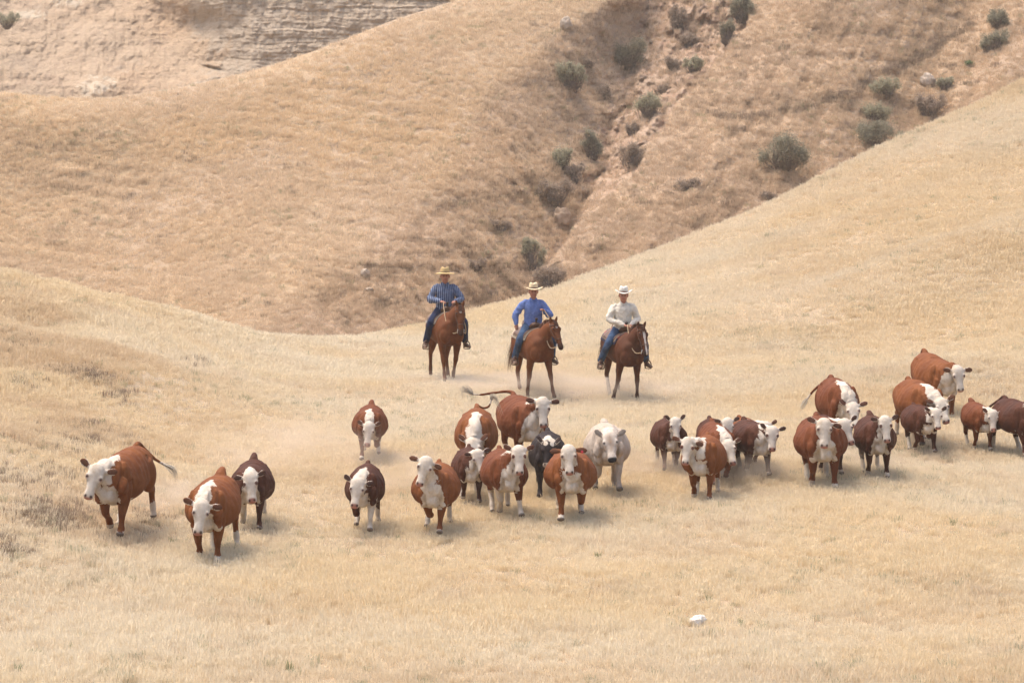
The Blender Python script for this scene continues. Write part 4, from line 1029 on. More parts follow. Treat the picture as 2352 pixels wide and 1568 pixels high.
def make_horse(label, mat, Mtx, head, hyaw, hpitch, legs, sp=(0, 0, 0, 0), blaze='star', seed=1, sock=(0, 0, 0, 0), reinhand=None, tailx=0.0):
    s = Skin(); rr = np.random.default_rng(seed)
    s.loft('torso', [(-.86, 0, 1.20, .08, .12, .12), (-.80, 0, 1.19, .22, .22, .24), (-.62, 0, 1.18, .31, .30, .32), (-.35, 0, 1.15, .32, .285, .35), (0, 0, 1.12, .335, .27, .36), (.28, 0, 1.12, .325, .30, .35), (.48, 0, 1.13, .30, .36, .35),
                     (.66, 0, 1.09, .29, .28, .34), (.78, 0, 1.05, .235, .23, .27), (.85, 0, 1.03, .11, .1, .14)], sub=5, seg=26, taper=.08)
    for sg in (1, -1):
        s.ball('torso', (.76, sg*.13, 1.00), (.12, .13, .18))
        s.ball('torso', (.52, sg*.215, 1.12), (.16, .085, .24))
    Pp, d, nf, lat = hframe(head, hyaw, hpitch)
    H = lambda a, n=0.0, l=0.0: Pp + d * a + nf * n + lat * l
    hk = lambda a, n, w, u, dn: (*H(a, n), w, u, dn)
    s.loft('head', [hk(-.03, -.06, .04, .03, .04), hk(.01, -.05, .075, .05, .08), hk(.08, -.04, .092, .06, .12), hk(.17, -.035, .100, .062, .15), hk(.26, -.03, .082, .055, .15), hk(.36, -.02, .060, .05, .10), hk(.46, -.015, .052, .045, .075),
                    hk(.54, -.015, .058, .048, .07), hk(.60, -.025, .055, .042, .055), hk(.63, -.035, .035, .025, .035)], side=lat, sub=4, seg=20)
    for sg in (1, -1):
        s.loft('head', [(*H(.13, .0, sg*.075), .028, .028), (*H(.17, .008, sg*.083), .030, .026), (*H(.22, 0, sg*.07), .025, .025)], side=lat, sub=2, seg=10)
        s.loft('head', [(*H(.57, .0, sg*.035), .020, .02), (*H(.60, .0, sg*.038), .020, .018)], side=lat, sub=2, seg=8)
        e0 = H(.0, -.05, sg*.055); ed = nrm(V3(0, 0, 1) + lat * sg * .25 + nf * .12)
        s.loft('ear', [(*(e0 - ed*.02), .028, .024), (*(e0 + ed*.05), .036, .024), (*(e0 + ed*.10), .030, .018), (*(e0 + ed*.145), .010, .009)], side=lat, sub=3, seg=10)
    nb = V3(.56, 0, 1.18); ne = H(.07, -.10); m1 = nb * .62 + ne * .38 + V3(.0, 0, .045); m2 = nb * .28 + ne * .72 + V3(-.01, 0, .06)
    nd = nrm(ne - nb); nup = nrm(np.cross(V3(0, 1, 0), nd)); nup = nup if nup[2] > 0 else -nup
    s.loft('neck', [(*nb, .19, .26, .31), (*m1, .14, .20, .22), (*m2, .10, .16, .155), (*ne, .07, .11, .10)], up=nup, sub=5, seg=20)
    def fl(sg, sw, fx, spl):
        y = sg * .175
        K = [(.50, y*.9, 1.02, .095, .14), (.53, y, .88, .090, .115), (.525, y, .74, .080, .092), (.535, y, .58, .056, .060), (.545, y, .49, .056, .056), (.545, y, .44, .050, .050), (.55, y, .34, .037, .038), (.55, y, .22, .036, .037),
             (.552, y, .155, .044, .045), (.58, y, .095, .038, .038), (.60, y, .05, .044, .045), (.61, y, .0, .052, .056)]
        s.loft('leg' + ('0' if sg > 0 else '1'), leg_chain(K, (.50, y, .95), R(sw), [4, 8], [R(fx), R(fx * .5)], R(spl)), side=(0, 1, 0), sub=3, seg=12)
    def rl(sg, sw, fx, spl):
        y = sg * .15
        K = [(-.60, y*.8, 1.18, .14, .20), (-.58, y*1.1, 1.02, .15, .21), (-.53, y*1.15, .86, .118, .165), (-.58, y*1.05, .72, .078, .10), (-.69, y, .60, .058, .066), (-.765, y, .52, .050, .060), (-.755, y, .44, .042, .046),
             (-.73, y, .28, .037, .039), (-.71, y, .165, .045, .045), (-.675, y, .10, .038, .038), (-.655, y, .05, .044, .045), (-.645, y, .0, .050, .054)]
        s.loft('leg' + ('2' if sg > 0 else '3'), leg_chain(K, (-.55, y, .95), R(sw), [5, 8], [R(-fx * .5), R(fx)], R(spl)), side=(0, 1, 0), sub=3, seg=12)
    fl(1, *legs[0], sp[0]); fl(-1, *legs[1], sp[1]); rl(1, *legs[2], sp[2]); rl(-1, *legs[3], sp[3])
    s.loft('dock', [(-.78, 0, 1.36, .05, .05), (-.88, tailx * .1, 1.33, .04, .04), (-.93, tailx * .3, 1.18, .03, .03)], side=(0, 1, 0), sub=3, seg=10)
    me = s.fuse('body', 0.0165, smooth=3)
    co, nm, tt, uu, ss = s.classify(me)
    x, y, z = co.T; rel = co - Pp; ha = rel @ d; hn = rel @ nf; hl = rel @ lat
    hd = nm == 'head'; w = np.full(len(co), -1.0)
    if blaze == 'star': w[hd] = ((.030 - np.hypot(ha - .13, hl)) * 22 - 9 * (hn < 0))[hd]
    elif blaze == 'blaze': w[hd] = ((.020 + .008 * (ha < .25) - np.abs(hl - .01)) * 24 - 9 * (hn < 0) - 9 * (ha < .10))[hd]
    for i in range(4):
        m = nm == 'leg%d' % i; w[m] = ((sock[i] - z) * 10)[m]
    dark = hd * np.clip((ha - .47) / .08, 0, .85)
    for sg in (1, -1):
        dark = np.maximum(dark, np.clip((.024 - np.linalg.norm(co - H(.59, .022, sg*.045), axis=1)) / .01, 0, 1))
        dark = np.maximum(dark, .8 * np.clip((.030 - np.linalg.norm(co - H(.165, .030, sg*.090), axis=1)) / .015, 0, 1))
    lg = np.char.startswith(nm.astype(str), 'leg'); dark = np.where(lg & (tt > .93), .8, dark)
    dark = np.maximum(dark, .35 * lg * np.clip((.42 - z) * 4, 0, 1))
    if blaze == 'blaze': dark = np.where(hd & (w > 0), 0, dark)
    fattr(me, 'white', w); fattr(me, 'pink', 0 * w); fattr(me, 'dark', dark)
    root = empty('horse'); root.matrix_world = Mtx
    tag(root, label, 'horse', 'horses ridden behind the herd')
    obj('body', me, HORSE[mat], root)
    for sg in (1, -1): obj('eye', ell_mesh('eye', H(.168, .030, sg*.088), (.014, .014, .012)), M_EYE, root)
    # mane along the crest, forelock, tail
    V = []; F = []
    for i in range(260):
        f = rr.uniform(0, 1); a = nb * (1 - f) + H(-.01, -.06) * f
        crest = a + nup * np.interp(f, [0, .4, .75, 1], [.24, .26, .20, .05]) + V3(.0, 0, .02 * math.sin(3.1 * f))
        sg = 1 if rr.random() < .8 else -1
        ln = rr.uniform(.10, .20); b = len(V)
        p1 = crest + V3(0, sg * .05, .015); p2 = crest + V3(rr.uniform(-.03, .03), sg * .085, -ln * .6); p3 = p2 + V3(0, 0.01 * sg, -ln * .6)
        wv = nd * .008
        for q, k in ((crest, 1), (p1, 1), (p2, .8), (p3, .2)): V += [tuple(q - wv * k), tuple(q + wv * k)]
        for j in range(3): F.append((b+2*j, b+2*j+1, b+2*j+3, b+2*j+2))
    for i in range(40):
        b = len(V); l0 = rr.uniform(-.04, .04)
        for q, k in ((H(-.03, -.01, l0 * .5), 1), (H(.03, .045, l0), 1), (H(.09 + rr.uniform(0, .05), .045, l0 * 1.3), .3)): V += [tuple(q - lat * .007 * k), tuple(q + lat * .007 * k)]
        for j in range(2): F.append((b+2*j, b+2*j+1, b+2*j+3, b+2*j+2))
    obj('mane', mesh_from('mane', V, F), M_MANE, root)
    obj('tail', hair_mesh('tail', [(-.90, tailx*.1, 1.30), (-.98, tailx*.5, 1.10), (-1.0, tailx, .80), (-.97, tailx*1.3, .45)], 220, .030, 1, rr, .008), M_TAILH, root)
    # bridle: headstall with brow band, nose band, cheek straps, bit and hanging reins
    parts = Skin()
    def ring(a0, n0, ww, up_, dn_, r=.008, tilt=0.0):
        pts = []
        for q in np.linspace(0, 2 * math.pi, 17):
            c_, s_ = math.cos(q), math.sin(q)
            pts.append(tuple(H(a0 + tilt * s_, n0 + (up_ if s_ > 0 else dn_) * s_, ww * c_)) + (r, r))
        parts.loft('s', pts, sub=1, seg=6, side=tuple(d))
    ring(.07, -.04, .100, .072, .13, tilt=.02); ring(.40, -.02, .064, .060, .095)
    for sg in (1, -1):
        parts.loft('s', [(*H(.02, -.06, sg*.088), .008, .008), (*H(.2, -.05, sg*.104), .008, .008), (*H(.36, -.03, sg*.070), .008, .008), (*H(.52, -.04, sg*.062), .008, .008)], sub=2, seg=6, side=tuple(lat))
    br = obj('bridle', mesh_from('bridle', parts.V, parts.F), M_LEATHER, root)
    for sg in (1, -1):
        bt = Skin(); bt.loft('b', [(*H(.50, -.02, sg*.066), .007, .012), (*H(.53, -.06, sg*.068), .007, .016), (*H(.56, -.11, sg*.066), .006, .01)], sub=2, seg=6, side=tuple(lat))
        obj('bit', mesh_from('bit', bt.V, bt.F), M_METAL, br)
    for sg in (1, -1):
        b0 = H(.54, -.09, sg*.07); hd_ = V3(*reinhand[0 if sg > 0 else 1])
        mid = (b0 + hd_) / 2; low = V3(b0[0] * .75 + hd_[0] * .25, b0[1] + sg * .07, min(b0[2], hd_[2]) - .02)
        obj('rein', tube_mesh('rein', [tuple(b0), tuple(low), tuple(mid + V3(.06, sg * .10, -.10)), tuple(hd_)], .010, seg=6), M_ROPE, br)
    return root
def make_saddle(label, Mtx, blanket, pad2, seat=V3(0, 0, 1.42), toe=(.16, .44, .70)):
    root = empty('saddle'); root.matrix_world = Mtx @ Matrix.Translation((0, 0, 1.38)); O = V3(0, 0, 1.38)
    tag(root, label, 'saddle', 'western saddles')
    def shell(name, x0, x1, drop, off, mat, th=.02, nx=14, ny=22, par=root):
        P = []
        for i in range(nx):
            f = i / (nx - 1); X = x0 + (x1 - x0) * f
            row = []
            zt = np.interp(X, [-.6, -.35, 0, .28, .48], [1.47, 1.43, 1.39, 1.42, 1.48]); hw = np.interp(X, [-.6, 0, .48], [.31, .335, .305])
            zc = 1.13; up_ = zt - zc
            for j in range(ny):
                a = math.pi * .5 + (j / (ny - 1) - .5) * 2 * drop
                row.append(V3(X, (hw + off) * math.cos(a), zc + (up_ + off) * math.sin(a)) - O)
            P.append(row)
        me = grid_mesh(name, np.array(P)); o = obj(name, me, mat, par)
        m = o.modifiers.new('thick', 'SOLIDIFY'); m.thickness = th; m.offset = 1
        return o
    shell('saddle_blanket', -.62, .46, 1.28, .004, blanket, .012)
    shell('pad', -.52, .42, 1.12, .020, pad2, .012)
    shell('skirt', -.44, .36, 1.02, .036, M_LEATHER, .012)
    s = Skin()
    s.loft('s', [(-.34, 0, 1.60, .13, .03), (-.30, 0, 1.52, .17, .05), (-.16, 0, 1.475, .17, .045), (0, 0, 1.47, .15, .04), (.12, 0, 1.49, .13, .045), (.22, 0, 1.54, .12, .06), (.27, 0, 1.52, .08, .06)], sub=4, seg=16)
    me = s.fuse('seat', .014, 3); me.transform(Matrix.Translation(tuple(-O))); obj('seat', me, M_LEATHER, root)
    obj('horn', tube_mesh('horn', [tuple(V3(.24, 0, 1.56) - O), tuple(V3(.26, 0, 1.63) - O), tuple(V3(.28, 0, 1.67) - O), tuple(V3(.285, 0, 1.685) - O)], [.022, .018, .034, .03], seg=10), M_LEATHERD, root)
    for sg in (1, -1):
        K = [V3(.02, sg*.30, 1.36) - O, V3(.06, sg*.36, 1.20) - O, V3(toe[0] - .06, sg*(toe[1] - .05), .98) - O, V3(toe[0] - .02, sg*(toe[1] + .0), toe[2] + .16) - O]
        q = Skin(); q.loft('f', [(*K[0], .09, .016), (*K[1], .10, .016), (*K[2], .07, .014), (*K[3], .035, .012)], sub=3, seg=10, side=(1, 0, 0))
        obj('fender', mesh_from('fender', q.V, q.F), M_LEATHERD, root)
        c = V3(toe[0], sg * toe[1], toe[2]) - O
        st = Skin()
        st.loft('f', [(*(c + V3(0, dy_, dz_)), .035, .010) for dy_, dz_ in ((-.065, -.02), (-.06, .08), (0, .15), (.06, .08), (.065, -.02), (0, -.03), (-.065, -.02))], sub=3, seg=8, side=(1, 0, 0))
        obj('stirrup', mesh_from('stirrup', st.V, st.F), M_LEATHER, root)
    return root

M_SKIN = None
def m_skin():
    t = NT('weathered_skin'); t.b.inputs['Roughness'].default_value = 0.55; t.b.inputs['Specular IOR Level'].default_value = 0.3
    p = t.ocoord(); n = t.noise(p, 18, 3, 0.6)
    c = t.mix(t.ramp(n, 0.3, 0.7), (0.44, 0.205, 0.135), (0.37, 0.155, 0.10))
    c = t.mix(t.attr('dark'), c, (0.045, 0.022, 0.018))
    c = t.mix(t.attr('pink'), c, (0.30, 0.08, 0.06))
    t.col(c); return t.m
M_SKIN = m_skin()
M_JEANS = m_cloth('blue_denim', (0.018, 0.028, 0.065), var=.25)
M_JEANSL = m_cloth('faded_denim', (0.045, 0.078, 0.14), var=.35)
M_BOOT = plain('dusty_boot', (0.16, 0.095, 0.06), 0.6, 0.3, 0.3, 25)
M_BELT = plain('belt_leather', (0.02, 0.014, 0.012), 0.5, 0.3)
def make_rider(label, Mtx, shirt, jeans, hat, hair, hands, elbows, knees, toe, torso_turn=0, head_turn=0, brim=(.205, .185, .05), headtilt=0, seed=1, lean=0.0, gray=False):
    """all given in the horse's frame, then moved to the rider's own base at the seat"""
    O = V3(0, 0, 1.46)
    root = empty('person'); root.matrix_world = Mtx @ Matrix.Translation((0, 0, 1.46))
    tag(root, label, 'person', 'riders behind the herd')
    ct, st_ = math.cos(R(torso_turn)), math.sin(R(torso_turn))
    def T(x, y, z): return V3(x * ct - y * st_ + lean * (z - 1.5), x * st_ + y * ct, z)
    SH = {1: T(0, .185, 2.005), -1: T(0, -.185, 2.005)}
    # ---- body, one skin
    s = Skin(); sh = Skin(); je = Skin()
    ax = (st_ * -1, ct, 0)
    s.loft('torso', [(*T(0, 0, 1.46), .14, .10), (*T(0, 0, 1.62), .13, .085), (*T(0, 0, 1.85), .155, .095), (*T(0, 0, 1.98), .15, .08), (*T(0, 0, 2.03), .09, .06)], side=ax, sub=3, seg=16)
    hc = T(.035, 0, 2.228); ht = R(torso_turn + head_turn); hf = V3(math.cos(ht), math.sin(ht), 0); hl_ = V3(-math.sin(ht), math.cos(ht), 0); up = V3(0, 0, 1)
    up = nrm(up + hl_ * math.sin(R(headtilt))); hl_ = nrm(np.cross(up, hf))
    Q = lambda f, l, u: hc + (hf * f + hl_ * l + up * u) * 1.13
    s.loft('neck', [(*T(-.01, 0, 2.0), .062, .062), (*Q(-.02, 0, -.13), .056, .058), (*Q(-.015, 0, -.06), .055, .055)], side=tuple(hl_), sub=3, seg=12)
    s.loft('head', [(*Q(.045, 0, -.125), .025, .022), (*Q(.032, 0, -.112), .045, .048), (*Q(.018, 0, -.08), .066, .080), (*Q(.008, 0, -.04), .075, .094), (*Q(.0, 0, .0), .081, .104), (*Q(-.002, 0, .05), .084, .108), (*Q(-.005, 0, .09), .072, .092), (*Q(-.01, 0, .12), .035, .045)], side=tuple(hl_), up=tuple(hf), sub=3, seg=18)
    s.loft('nose', [(*Q(.090, 0, .015), .009, .010), (*Q(.104, 0, -.012), .012, .012), (*Q(.106, 0, -.032), .017, .013), (*Q(.096, 0, -.038), .012, .008)], side=tuple(hl_), sub=2, seg=8)
    s.loft('brow', [(*Q(.080, -.045, .022), .010, .009), (*Q(.090, 0, .024), .010, .009), (*Q(.080, .045, .022), .010, .009)], side=(0, 0, 1), sub=2, seg=8)
    for sg in (1, -1):
        s.loft('ear', [(*Q(-.005, sg*.078, -.03), .010, .012), (*Q(-.01, sg*.086, 0), .011, .020), (*Q(-.012, sg*.084, .022), .009, .014)], sub=2, seg=8, side=tuple(hl_))
    finger_tips = []
    for sg in (1, -1):
        h = V3(*hands[sg]); e = V3(*elbows[sg]); S0 = SH[sg]
        ad = nrm(h - e); wr = h - ad * .05
        s.loft('arm', [(*(S0 * .7 + T(0, 0, 1.97) * .3), .045, .045), (*(S0 - V3(0, 0, .03)), .048, .048), (*((S0 + e)/2), .047, .047), (*e, .040, .040), (*((e + wr)/2), .038, .036), (*wr, .027, .022)], side=(0, .8, .6), sub=3, seg=12)
        pl = nrm(np.cross(ad, V3(0, 0, 1))) ; pn = nrm(np.cross(pl, ad))       # palm sideways axis and its normal
        s.loft('hand', [(*wr, .027, .020), (*(wr + ad*.03), .036, .017), (*(wr + ad*.07), .041, .016), (*(wr + ad*.09), .038, .013)], side=tuple(pl), sub=2, seg=10)
        for i, (o_, ln) in enumerate(((-.030, .062), (-.010, .072), (.010, .068), (.029, .052))):
            k0 = wr + ad * .085 + pl * o_; k1 = k0 + ad * ln * .42 - pn * .010; k2 = k1 - pn * ln * .40 + ad * .004; k3 = k2 - ad * ln * .32 - pn * .003
            s.loft('hand', [(*k0, .0095, .0095), (*k1, .0088, .0088), (*k2, .0082, .0082), (*k3, .007, .007)], side=tuple(pl), sub=2, seg=7)
        ts = -1 if sg > 0 else 1
        tb = wr + ad * .025 + pl * (.030 * ts); s.loft('hand', [(*tb, .013, .013), (*(tb + ad*.03 + pl*.016*ts - pn*.01), .0105, .0105), (*(tb + ad*.052 + pl*.004*ts - pn*.026), .008, .008)], side=tuple(pl), sub=2, seg=7)
        # sleeve
        sh.loft('slv', [(*(S0 * .6 + T(0, 0, 1.98) * .4), .060, .058), (*(S0 - V3(0, 0, .02)), .066, .062), (*(S0 * .55 + e * .45), .068, .066), (*e, .063, .060), (*((e + wr)/2), .056, .052), (*(wr - ad*.03), .042, .040), (*(wr + ad*.005), .037, .034)], side=(0, .8, .6), sub=4, seg=16)
        # legs
        k = V3(*knees[sg]); an = V3(toe[0] - .10, sg * (toe[1] - .02), toe[2] + .13); hip = T(0, sg*.11, 1.50)
        s.loft('leg', [(*hip, .085, .09), (*((hip + k)/2), .075, .078), (*k, .055, .058), (*((k + an)/2), .052, .055), (*an, .036, .040), (*(V3(toe[0], sg*toe[1], toe[2] + .05)), .035, .03)], side=(1, 0, 0), sub=3, seg=12)
        je.loft('leg', [(*hip, .105, .115), (*(hip*.5 + k*.5), .096, .100), (*k, .076, .080), (*(k*.5 + an*.5), .072, .076), (*(k*.12 + an*.88), .068, .072), (*(an - (k - an)*.02), .066, .070)], side=(1, 0, 0), sub=4, seg=16)
        # boot
        bt = Skin(); tp = V3(toe[0] + .10, sg*(toe[1] + .03), toe[2] + .02)
        bt.loft('b', [(*(an + V3(0, 0, .10)), .050, .052), (*an, .046, .050), (*(an + V3(.015, 0, -.06)), .044, .060), (*(an*.4 + tp*.6 + V3(0, 0, -.03)), .046, .040), (*tp, .044, .030), (*(tp + V3(.05, 0, -.005)), .025, .020)], side=(0, 1, 0), sub=3, seg=14)
        bt.loft('b', [(*(an + V3(-.03, 0, -.07)), .032, .03), (*(an + V3(-.03, 0, -.125)), .030, .028)], side=(0, 1, 0), sub=2, seg=10)
        bm_ = bt.fuse('boot', .010, 2); bm_.transform(Matrix.Translation(tuple(-O))); obj('boot', bm_, M_BOOT, root)
    me = s.fuse('body', .0078, 1, .4)
    co, nm, tt, uu, ss = s.classify(me)
    rel = co - hc; f_, l_, u_ = rel @ hf, rel @ hl_, rel @ up
    dark = np.zeros(len(co)); pink = np.zeros(len(co))
    for sg in (1, -1):
        dark = np.maximum(dark, np.clip(1.4 - np.hypot((l_ - sg*.031) / .016, (u_ - .002) / .009), 0, 1) * (f_ > .05))
        dark = np.maximum(dark, .6 * np.clip(1.4 - np.hypot((l_ - sg*.033) / .022, (u_ - .024) / .006), 0, 1) * (f_ > .05))
    pink = np.clip(1.5 - np.hypot(l_ / .026, (u_ + .068) / .007), 0, 1) * (f_ > .05)
    fattr(me, 'dark', dark); fattr(me, 'pink', pink); fattr(me, 'white', 0*dark)
    me.transform(Matrix.Translation(tuple(-O))); obj('body', me, M_SKIN, root)
    # hair under the hat
    hm = Skin(); hm.loft('h', [(*Q(-.055, 0, -.06), .068, .045), (*Q(-.040, 0, -.01), .090, .074), (*Q(-.022, 0, .05), .091, .096), (*Q(-.02, 0, .08), .078, .088)], side=tuple(hl_), up=tuple(hf), sub=3, seg=16)
    h2 = mesh_from('hair', np.array(hm.V) - O, hm.F); obj('hair', h2, hair, root)
    # shirt
    sh.loft('trunk', [(*T(0, 0, 1.50), .168, .128), (*T(.01, 0, 1.60), .182, .140), (*T(.015, 0, 1.75), .180, .138), (*T(.01, 0, 1.90), .190, .130), (*T(0, 0, 2.00), .175, .100), (*T(-.005, 0, 2.055), .095, .075), (*T(-.005, 0, 2.075), .066, .066)], side=ax, sub=4, seg=24)
    sm = sh.fuse('shirt', .0125, 3)
    c2 = np.zeros(len(sm.vertices) * 3, np.float32); sm.vertices.foreach_get('co', c2); c2 = c2.reshape(-1, 3)
    n2 = np.zeros(len(sm.vertices) * 3, np.float32); sm.vertices.foreach_get('normal', n2); n2 = n2.reshape(-1, 3)
    c2 = c2 + n2 * (0.024 * fbm(c2[:, 0]*9 + c2[:, 2]*5, c2[:, 1]*9, c2[:, 2]*6, oct=3, seed=seed, ridged=True))[:, None]
    sm.vertices.foreach_set('co', c2.astype(np.float32).reshape(-1)); sm.transform(Matrix.Translation(tuple(-O)))
    so = obj('shirt', sm, shirt, root)
    cl = Skin()
    for sg in (1, -1): cl.loft('c', [(*T(-.05, sg*.05, 2.085), .012, .022), (*T(.02, sg*.068, 2.08), .012, .026), (*T(.075, sg*.035, 2.055), .012, .026), (*T(.100, sg*.018, 2.03), .010, .010)], sub=3, seg=8, side=(0, 1, 0))
    obj('collar', mesh_from('collar', np.array(cl.V) - O, cl.F), shirt, so)
    # jeans with belt
    je.loft('seat', [(*T(-.02, 0, 1.42), .15, .12), (*T(0, 0, 1.47), .168, .135), (*T(0, 0, 1.535), .162, .128)], side=ax, sub=3, seg=20)
    jm = je.fuse('jeans', .0125, 3); jm.transform(Matrix.Translation(tuple(-O))); obj('jeans', jm, jeans, root)
    bl = Skin(); bl.loft('b', [(*T(0, 0, 1.522), .176, .140), (*T(0, 0, 1.552), .176, .140)], side=ax, sub=2, seg=24)
    obj('belt', mesh_from('belt', np.array(bl.V) - O, bl.F), M_BELT, root)
    # hat
    bx, by, cu = brim
    V = []; F = []; n = 40
    prof = [(1.0, 0), (.86, 0), (.72, 0), (.58, 0), (.50, 0), (.47, .02), (.455, .06), (.43, .095), (.36, .118), (.22, .108), (.0, .095)]
    for i, (q, hgt) in enumerate(prof):
        for j in range(n):
            a = 2*math.pi*j/n; c_, s_ = math.cos(a), math.sin(a)
            if i <= 4: fx, ly = bx*q*c_, by*q*s_
            else: fx, ly = .215*q*c_, .195*q*s_ * (1 - .18*(i >= 7)*(c_ > 0)*c_)
            out = max(0, (q - .5) / .5) if i <= 4 else 0
            z_ = hgt + cu * out**1.6 * abs(s_)**2.2 - .022 * out * abs(c_)**2
            if i >= 8: z_ -= .022 * math.exp(-(ly/.03)**2)
            V.append(tuple(Q(-.012 + fx/1.13*1.05, ly/1.13*1.05, .070 + z_*.92) - O))
    for i in range(len(prof) - 1):
        for j in range(n):
            k = (j+1) % n; F.append((i*n+j, i*n+k, (i+1)*n+k, (i+1)*n+j))
    ho = obj('hat', mesh_from('hat', V, F), hat, root); m = ho.modifiers.new('t', 'SOLIDIFY'); m.thickness = .007
    hb = Skin(); ps = []
    for j in range(21):
        a = 2*math.pi*j/20; ps.append((*(Q(-.005 + .096*math.cos(a), .087*math.sin(a), .082) - O), .004, .011))
    hb.loft('b', ps, sub=1, seg=6, side=tuple(-up))
    obj('hat_band', mesh_from('hat_band', hb.V, hb.F), M_LEATHER, ho)
    return root

def mount_frame(xc, yf, yaw, k=1.0):
    Y = dist_for(xc, yf - 8); X = (xc - 1176) * Y / FPX
    z = ground_z(np.array([X, X]), np.array([Y, Y + 1.5])); sl = math.atan((z[1] - z[0]) / 1.5) * .6
    fwd = Vector((math.sin(R(yaw)), -math.cos(R(yaw)), -math.sin(sl) * math.cos(R(yaw)))).normalized()
    left = Vector((0, 0, 1)).cross(fwd).normalized(); up = fwd.cross(left)
    print('horse', xc, 'Y', Y, 's', FPX / Y)
    return Matrix.Translation((X, Y, float(z[0]) - .02)) @ Matrix((fwd, left, up)).transposed().to_4x4() @ Matrix.Scale(k, 4)
M_STRAW = m_cloth('straw_hat', (0.50, 0.36, 0.17), bump=.2)
M_STRAW2 = m_cloth('pale_straw_hat', (0.62, 0.50, 0.32), bump=.2)
M_FELTW = m_cloth('white_felt_hat', (0.64, 0.60, 0.53), bump=.1, var=.05)
SHIRT_A = m_cloth('striped_blue_shirt', (0.050, 0.070, 0.135), stripes=((0.24, 0.28, 0.36), 8.0))
SHIRT_B = m_cloth('blue_shirt', (0.125, 0.185, 0.40))
SHIRT_C = m_cloth('cream_shirt', (0.64, 0.575, 0.475), var=.08)
HAIRG = plain('gray_hair', (0.30, 0.28, 0.26)); HAIRB = plain('brown_hair', (0.06, 0.035, 0.02)); HAIRD = plain('dark_hair', (0.03, 0.018, 0.012))
BLK = [m_cloth('grey_blanket', (0.36, 0.32, 0.28)), m_cloth('tan_blanket', (0.42, 0.35, 0.27)), m_cloth('navy_red_blanket', (0.055, 0.045, 0.075), stripes=((0.30, 0.06, 0.06), 2.2))]
PADT = m_cloth('felt_pad', (0.25, 0.19, 0.14))

M1 = mount_frame(1022, 882, 12, 1.10)
hands = {1: (.36, .13, 1.70), -1: (.34, -.12, 1.70)}
make_horse('sorrel horse with head low and straight under the rider in the striped shirt', 'sorrel', M1, (.98, .14, 1.62), -4, 74, ((-14, 18), (12, 0), (14, 14), (-14, 0)), sp=(-3, 2, 0, 0), blaze='star', seed=71, reinhand=[(.40, .12, 1.70), (.38, -.11, 1.70)], tailx=-.12)
make_saddle('saddle with a pale grey blanket under the rider in the striped shirt', M1, BLK[0], PADT, toe=(.16, .44, .72))
make_rider('person in wide straw hat and blue striped shirt riding the left horse', M1, SHIRT_A, M_JEANS, M_STRAW, HAIRG, hands, {1: (.10, .33, 1.74), -1: (.06, -.33, 1.74)},
           {1: (.30, .36, 1.26), -1: (.30, -.36, 1.26)}, (.16, .44, .72), torso_turn=-8, head_turn=-2, brim=(.22, .21, -.02), seed=5, gray=True)
M2 = mount_frame(1222, 917, 15, 1.055)
make_horse('sorrel horse with small white star, head turned right, under the blue shirted rider', 'sorrel', M2, (.96, .20, 1.66), 18, 62, ((12, 0), (-10, 6), (-12, 0), (16, 8)), sp=(6, -2, 0, 0), blaze='star', seed=72, sock=(0, 0, 0, .0), reinhand=[(.30, .16, 1.86), (.30, .12, 1.86)], tailx=-.2)
make_saddle('saddle with a tan blanket under the rider in the plain blue shirt', M2, BLK[1], PADT, toe=(.18, .43, .72))
make_rider('person in plain bright blue shirt and pale straw hat riding the middle horse', M2, SHIRT_B, M_JEANSL, M_STRAW2, HAIRB, {1: (.28, .14, 1.86), -1: (.02, -.36, 1.50)}, {1: (.12, .34, 1.72), -1: (-.06, -.36, 1.74)},
           {1: (.32, .35, 1.24), -1: (.30, -.36, 1.24)}, (.18, .43, .72), torso_turn=-8, head_turn=-2, brim=(.20, .19, .030), seed=6)
M3 = mount_frame(1427, 925, 14, 1.045)
make_horse('chestnut horse with a long white blaze under the rider in the cream shirt', 'bay', M3, (.97, .14, 1.66), 6, 66, ((-4, 0), (-14, 22), (-6, 0), (16, 20)), sp=(2, -3, 0, 0), blaze='blaze', seed=73, sock=(0, 0, .0, .42), reinhand=[(.34, .03, 1.64), (.34, .0, 1.64)], tailx=-.15)
make_saddle('saddle with a navy and red blanket under the rider in the cream shirt', M3, BLK[2], PADT, toe=(.20, .52, .72))
make_rider('person in cream white shirt and white felt hat riding the right horse', M3, SHIRT_C, M_JEANSL, M_FELTW, HAIRD, {1: (.32, .06, 1.62), -1: (.32, -.02, 1.62)}, {1: (.05, .31, 1.72), -1: (.04, -.32, 1.72)},
           {1: (.30, .40, 1.24), -1: (.30, -.40, 1.24)}, (.20, .52, .72), torso_turn=-11, head_turn=-4, brim=(.19, .175, .055), seed=7)
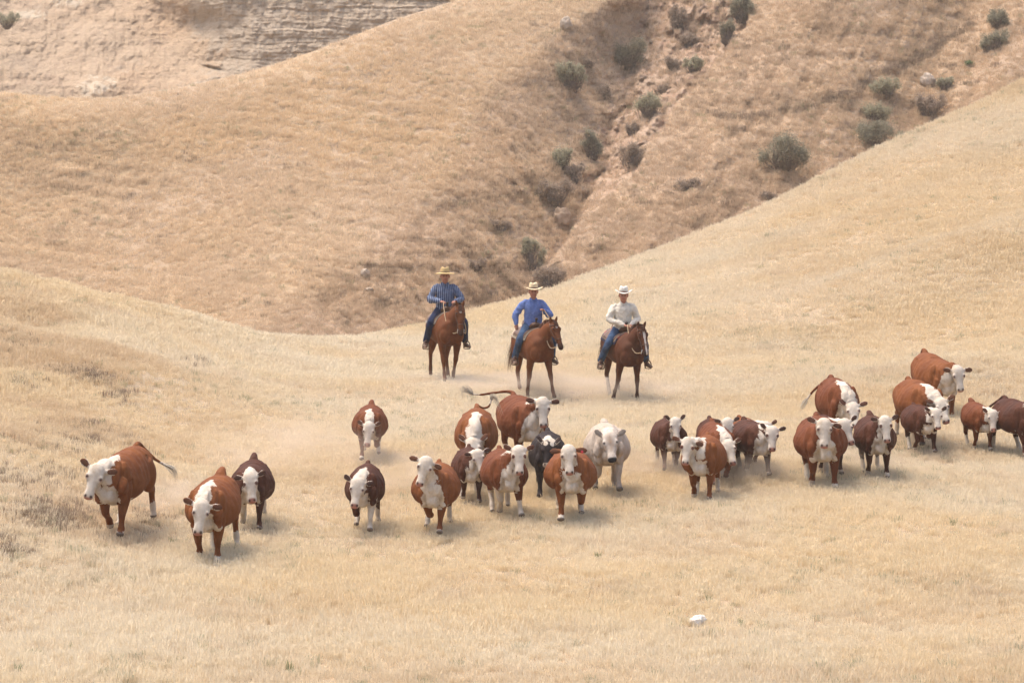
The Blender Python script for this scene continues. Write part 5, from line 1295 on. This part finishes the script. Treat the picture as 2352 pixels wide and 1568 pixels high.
# ------------------------------------------------------------------ dust kicked up by the hooves
def m_dust():
    m = bpy.data.materials.new('dust'); m.use_nodes = True; t = m.node_tree; t.nodes.clear()
    N = t.nodes.new; L = t.links.new
    v = N('ShaderNodeVolumePrincipled'); o = N('ShaderNodeOutputMaterial'); v.inputs['Color'].default_value = (0.90, 0.78, 0.66, 1); v.inputs['Anisotropy'].default_value = 0.1
    tc = N('ShaderNodeTexCoord'); ln = N('ShaderNodeVectorMath'); ln.operation = 'LENGTH'; L(tc.outputs['Object'], ln.inputs[0])
    r = N('ShaderNodeMapRange'); r.interpolation_type = 'SMOOTHSTEP'; L(ln.outputs['Value'], r.inputs[0])
    for i, q in zip((1, 2, 3, 4), (0.15, 1.0, 1.0, 0.0)): r.inputs[i].default_value = q
    n = N('ShaderNodeTexNoise'); n.inputs['Scale'].default_value = 2.2; n.inputs['Detail'].default_value = 3; L(tc.outputs['Object'], n.inputs['Vector'])
    r2 = N('ShaderNodeMapRange'); L(n.outputs['Fac'], r2.inputs[0])
    for i, q in zip((1, 2, 3, 4), (0.40, 0.70, 0.0, 1.0)): r2.inputs[i].default_value = q
    a = N('ShaderNodeMath'); a.operation = 'MULTIPLY'; L(r.outputs[0], a.inputs[0]); L(r2.outputs[0], a.inputs[1])
    oi = N('ShaderNodeObjectInfo'); b = N('ShaderNodeMath'); b.operation = 'MULTIPLY'; L(a.outputs[0], b.inputs[0]); L(oi.outputs['Alpha'], b.inputs[1])
    c = N('ShaderNodeMath'); c.operation = 'MULTIPLY'; L(b.outputs[0], c.inputs[0]); c.inputs[1].default_value = 1.0
    L(c.outputs[0], v.inputs['Density']); L(v.outputs[0], o.inputs['Volume'])
    return m
MD = m_dust()
for i, (xd, y, w, h, dn) in enumerate([(395, 1165, 1.1, .55, 1.0), (640, 1080, 2.4, 1.1, .5), (940, 1125, 1.7, .8, .55), (1180, 890, 3.0, .5, .8), (1380, 905, 2.6, .5, .8), (1510, 1085, 1.2, .45, .9), (1690, 1100, 1.8, .5, .6), (1090, 1130, 1.2, .5, .6), (1960, 1080, 1.3, .5, .7), (860, 1060, 1.0, .4, .8)]):
    P = gp(xd, y + 12)
    o = obj('dust_cloud', ell_mesh('dust_cloud', (0, 0, 0), (1, 1, 1), 24, 12), MD); o.location = (P.x, P.y, P.z + h * .45); o.scale = (w, w * .7, h)
    o.color = (1, 1, 1, dn); tag(o, kind='stuff')
# ------------------------------------------------------------------ dusty summer air over the whole scene
def make_haze():
    x0, x1, y0, y1, z0, z1 = -800, 800, -30, 470, -60, 90
    V = [(x, y, z) for x in (x0, x1) for y in (y0, y1) for z in (z0, z1)]
    F = [(0, 1, 3, 2), (4, 6, 7, 5), (0, 4, 5, 1), (2, 3, 7, 6), (0, 2, 6, 4), (1, 5, 7, 3)]
    me = mesh_from('haze', V, F)
    m = bpy.data.materials.new('dusty_air'); m.use_nodes = True; t = m.node_tree; t.nodes.clear()
    v = t.nodes.new('ShaderNodeVolumePrincipled'); o = t.nodes.new('ShaderNodeOutputMaterial')
    v.inputs['Color'].default_value = (0.95, 0.87, 0.77, 1); v.inputs['Density'].default_value = 0.0004
    v.inputs['Anisotropy'].default_value = 0.2
    t.links.new(v.outputs[0], o.inputs['Volume'])
    h = obj('haze', me, m, smooth=False); tag(h, kind='stuff')
make_haze()
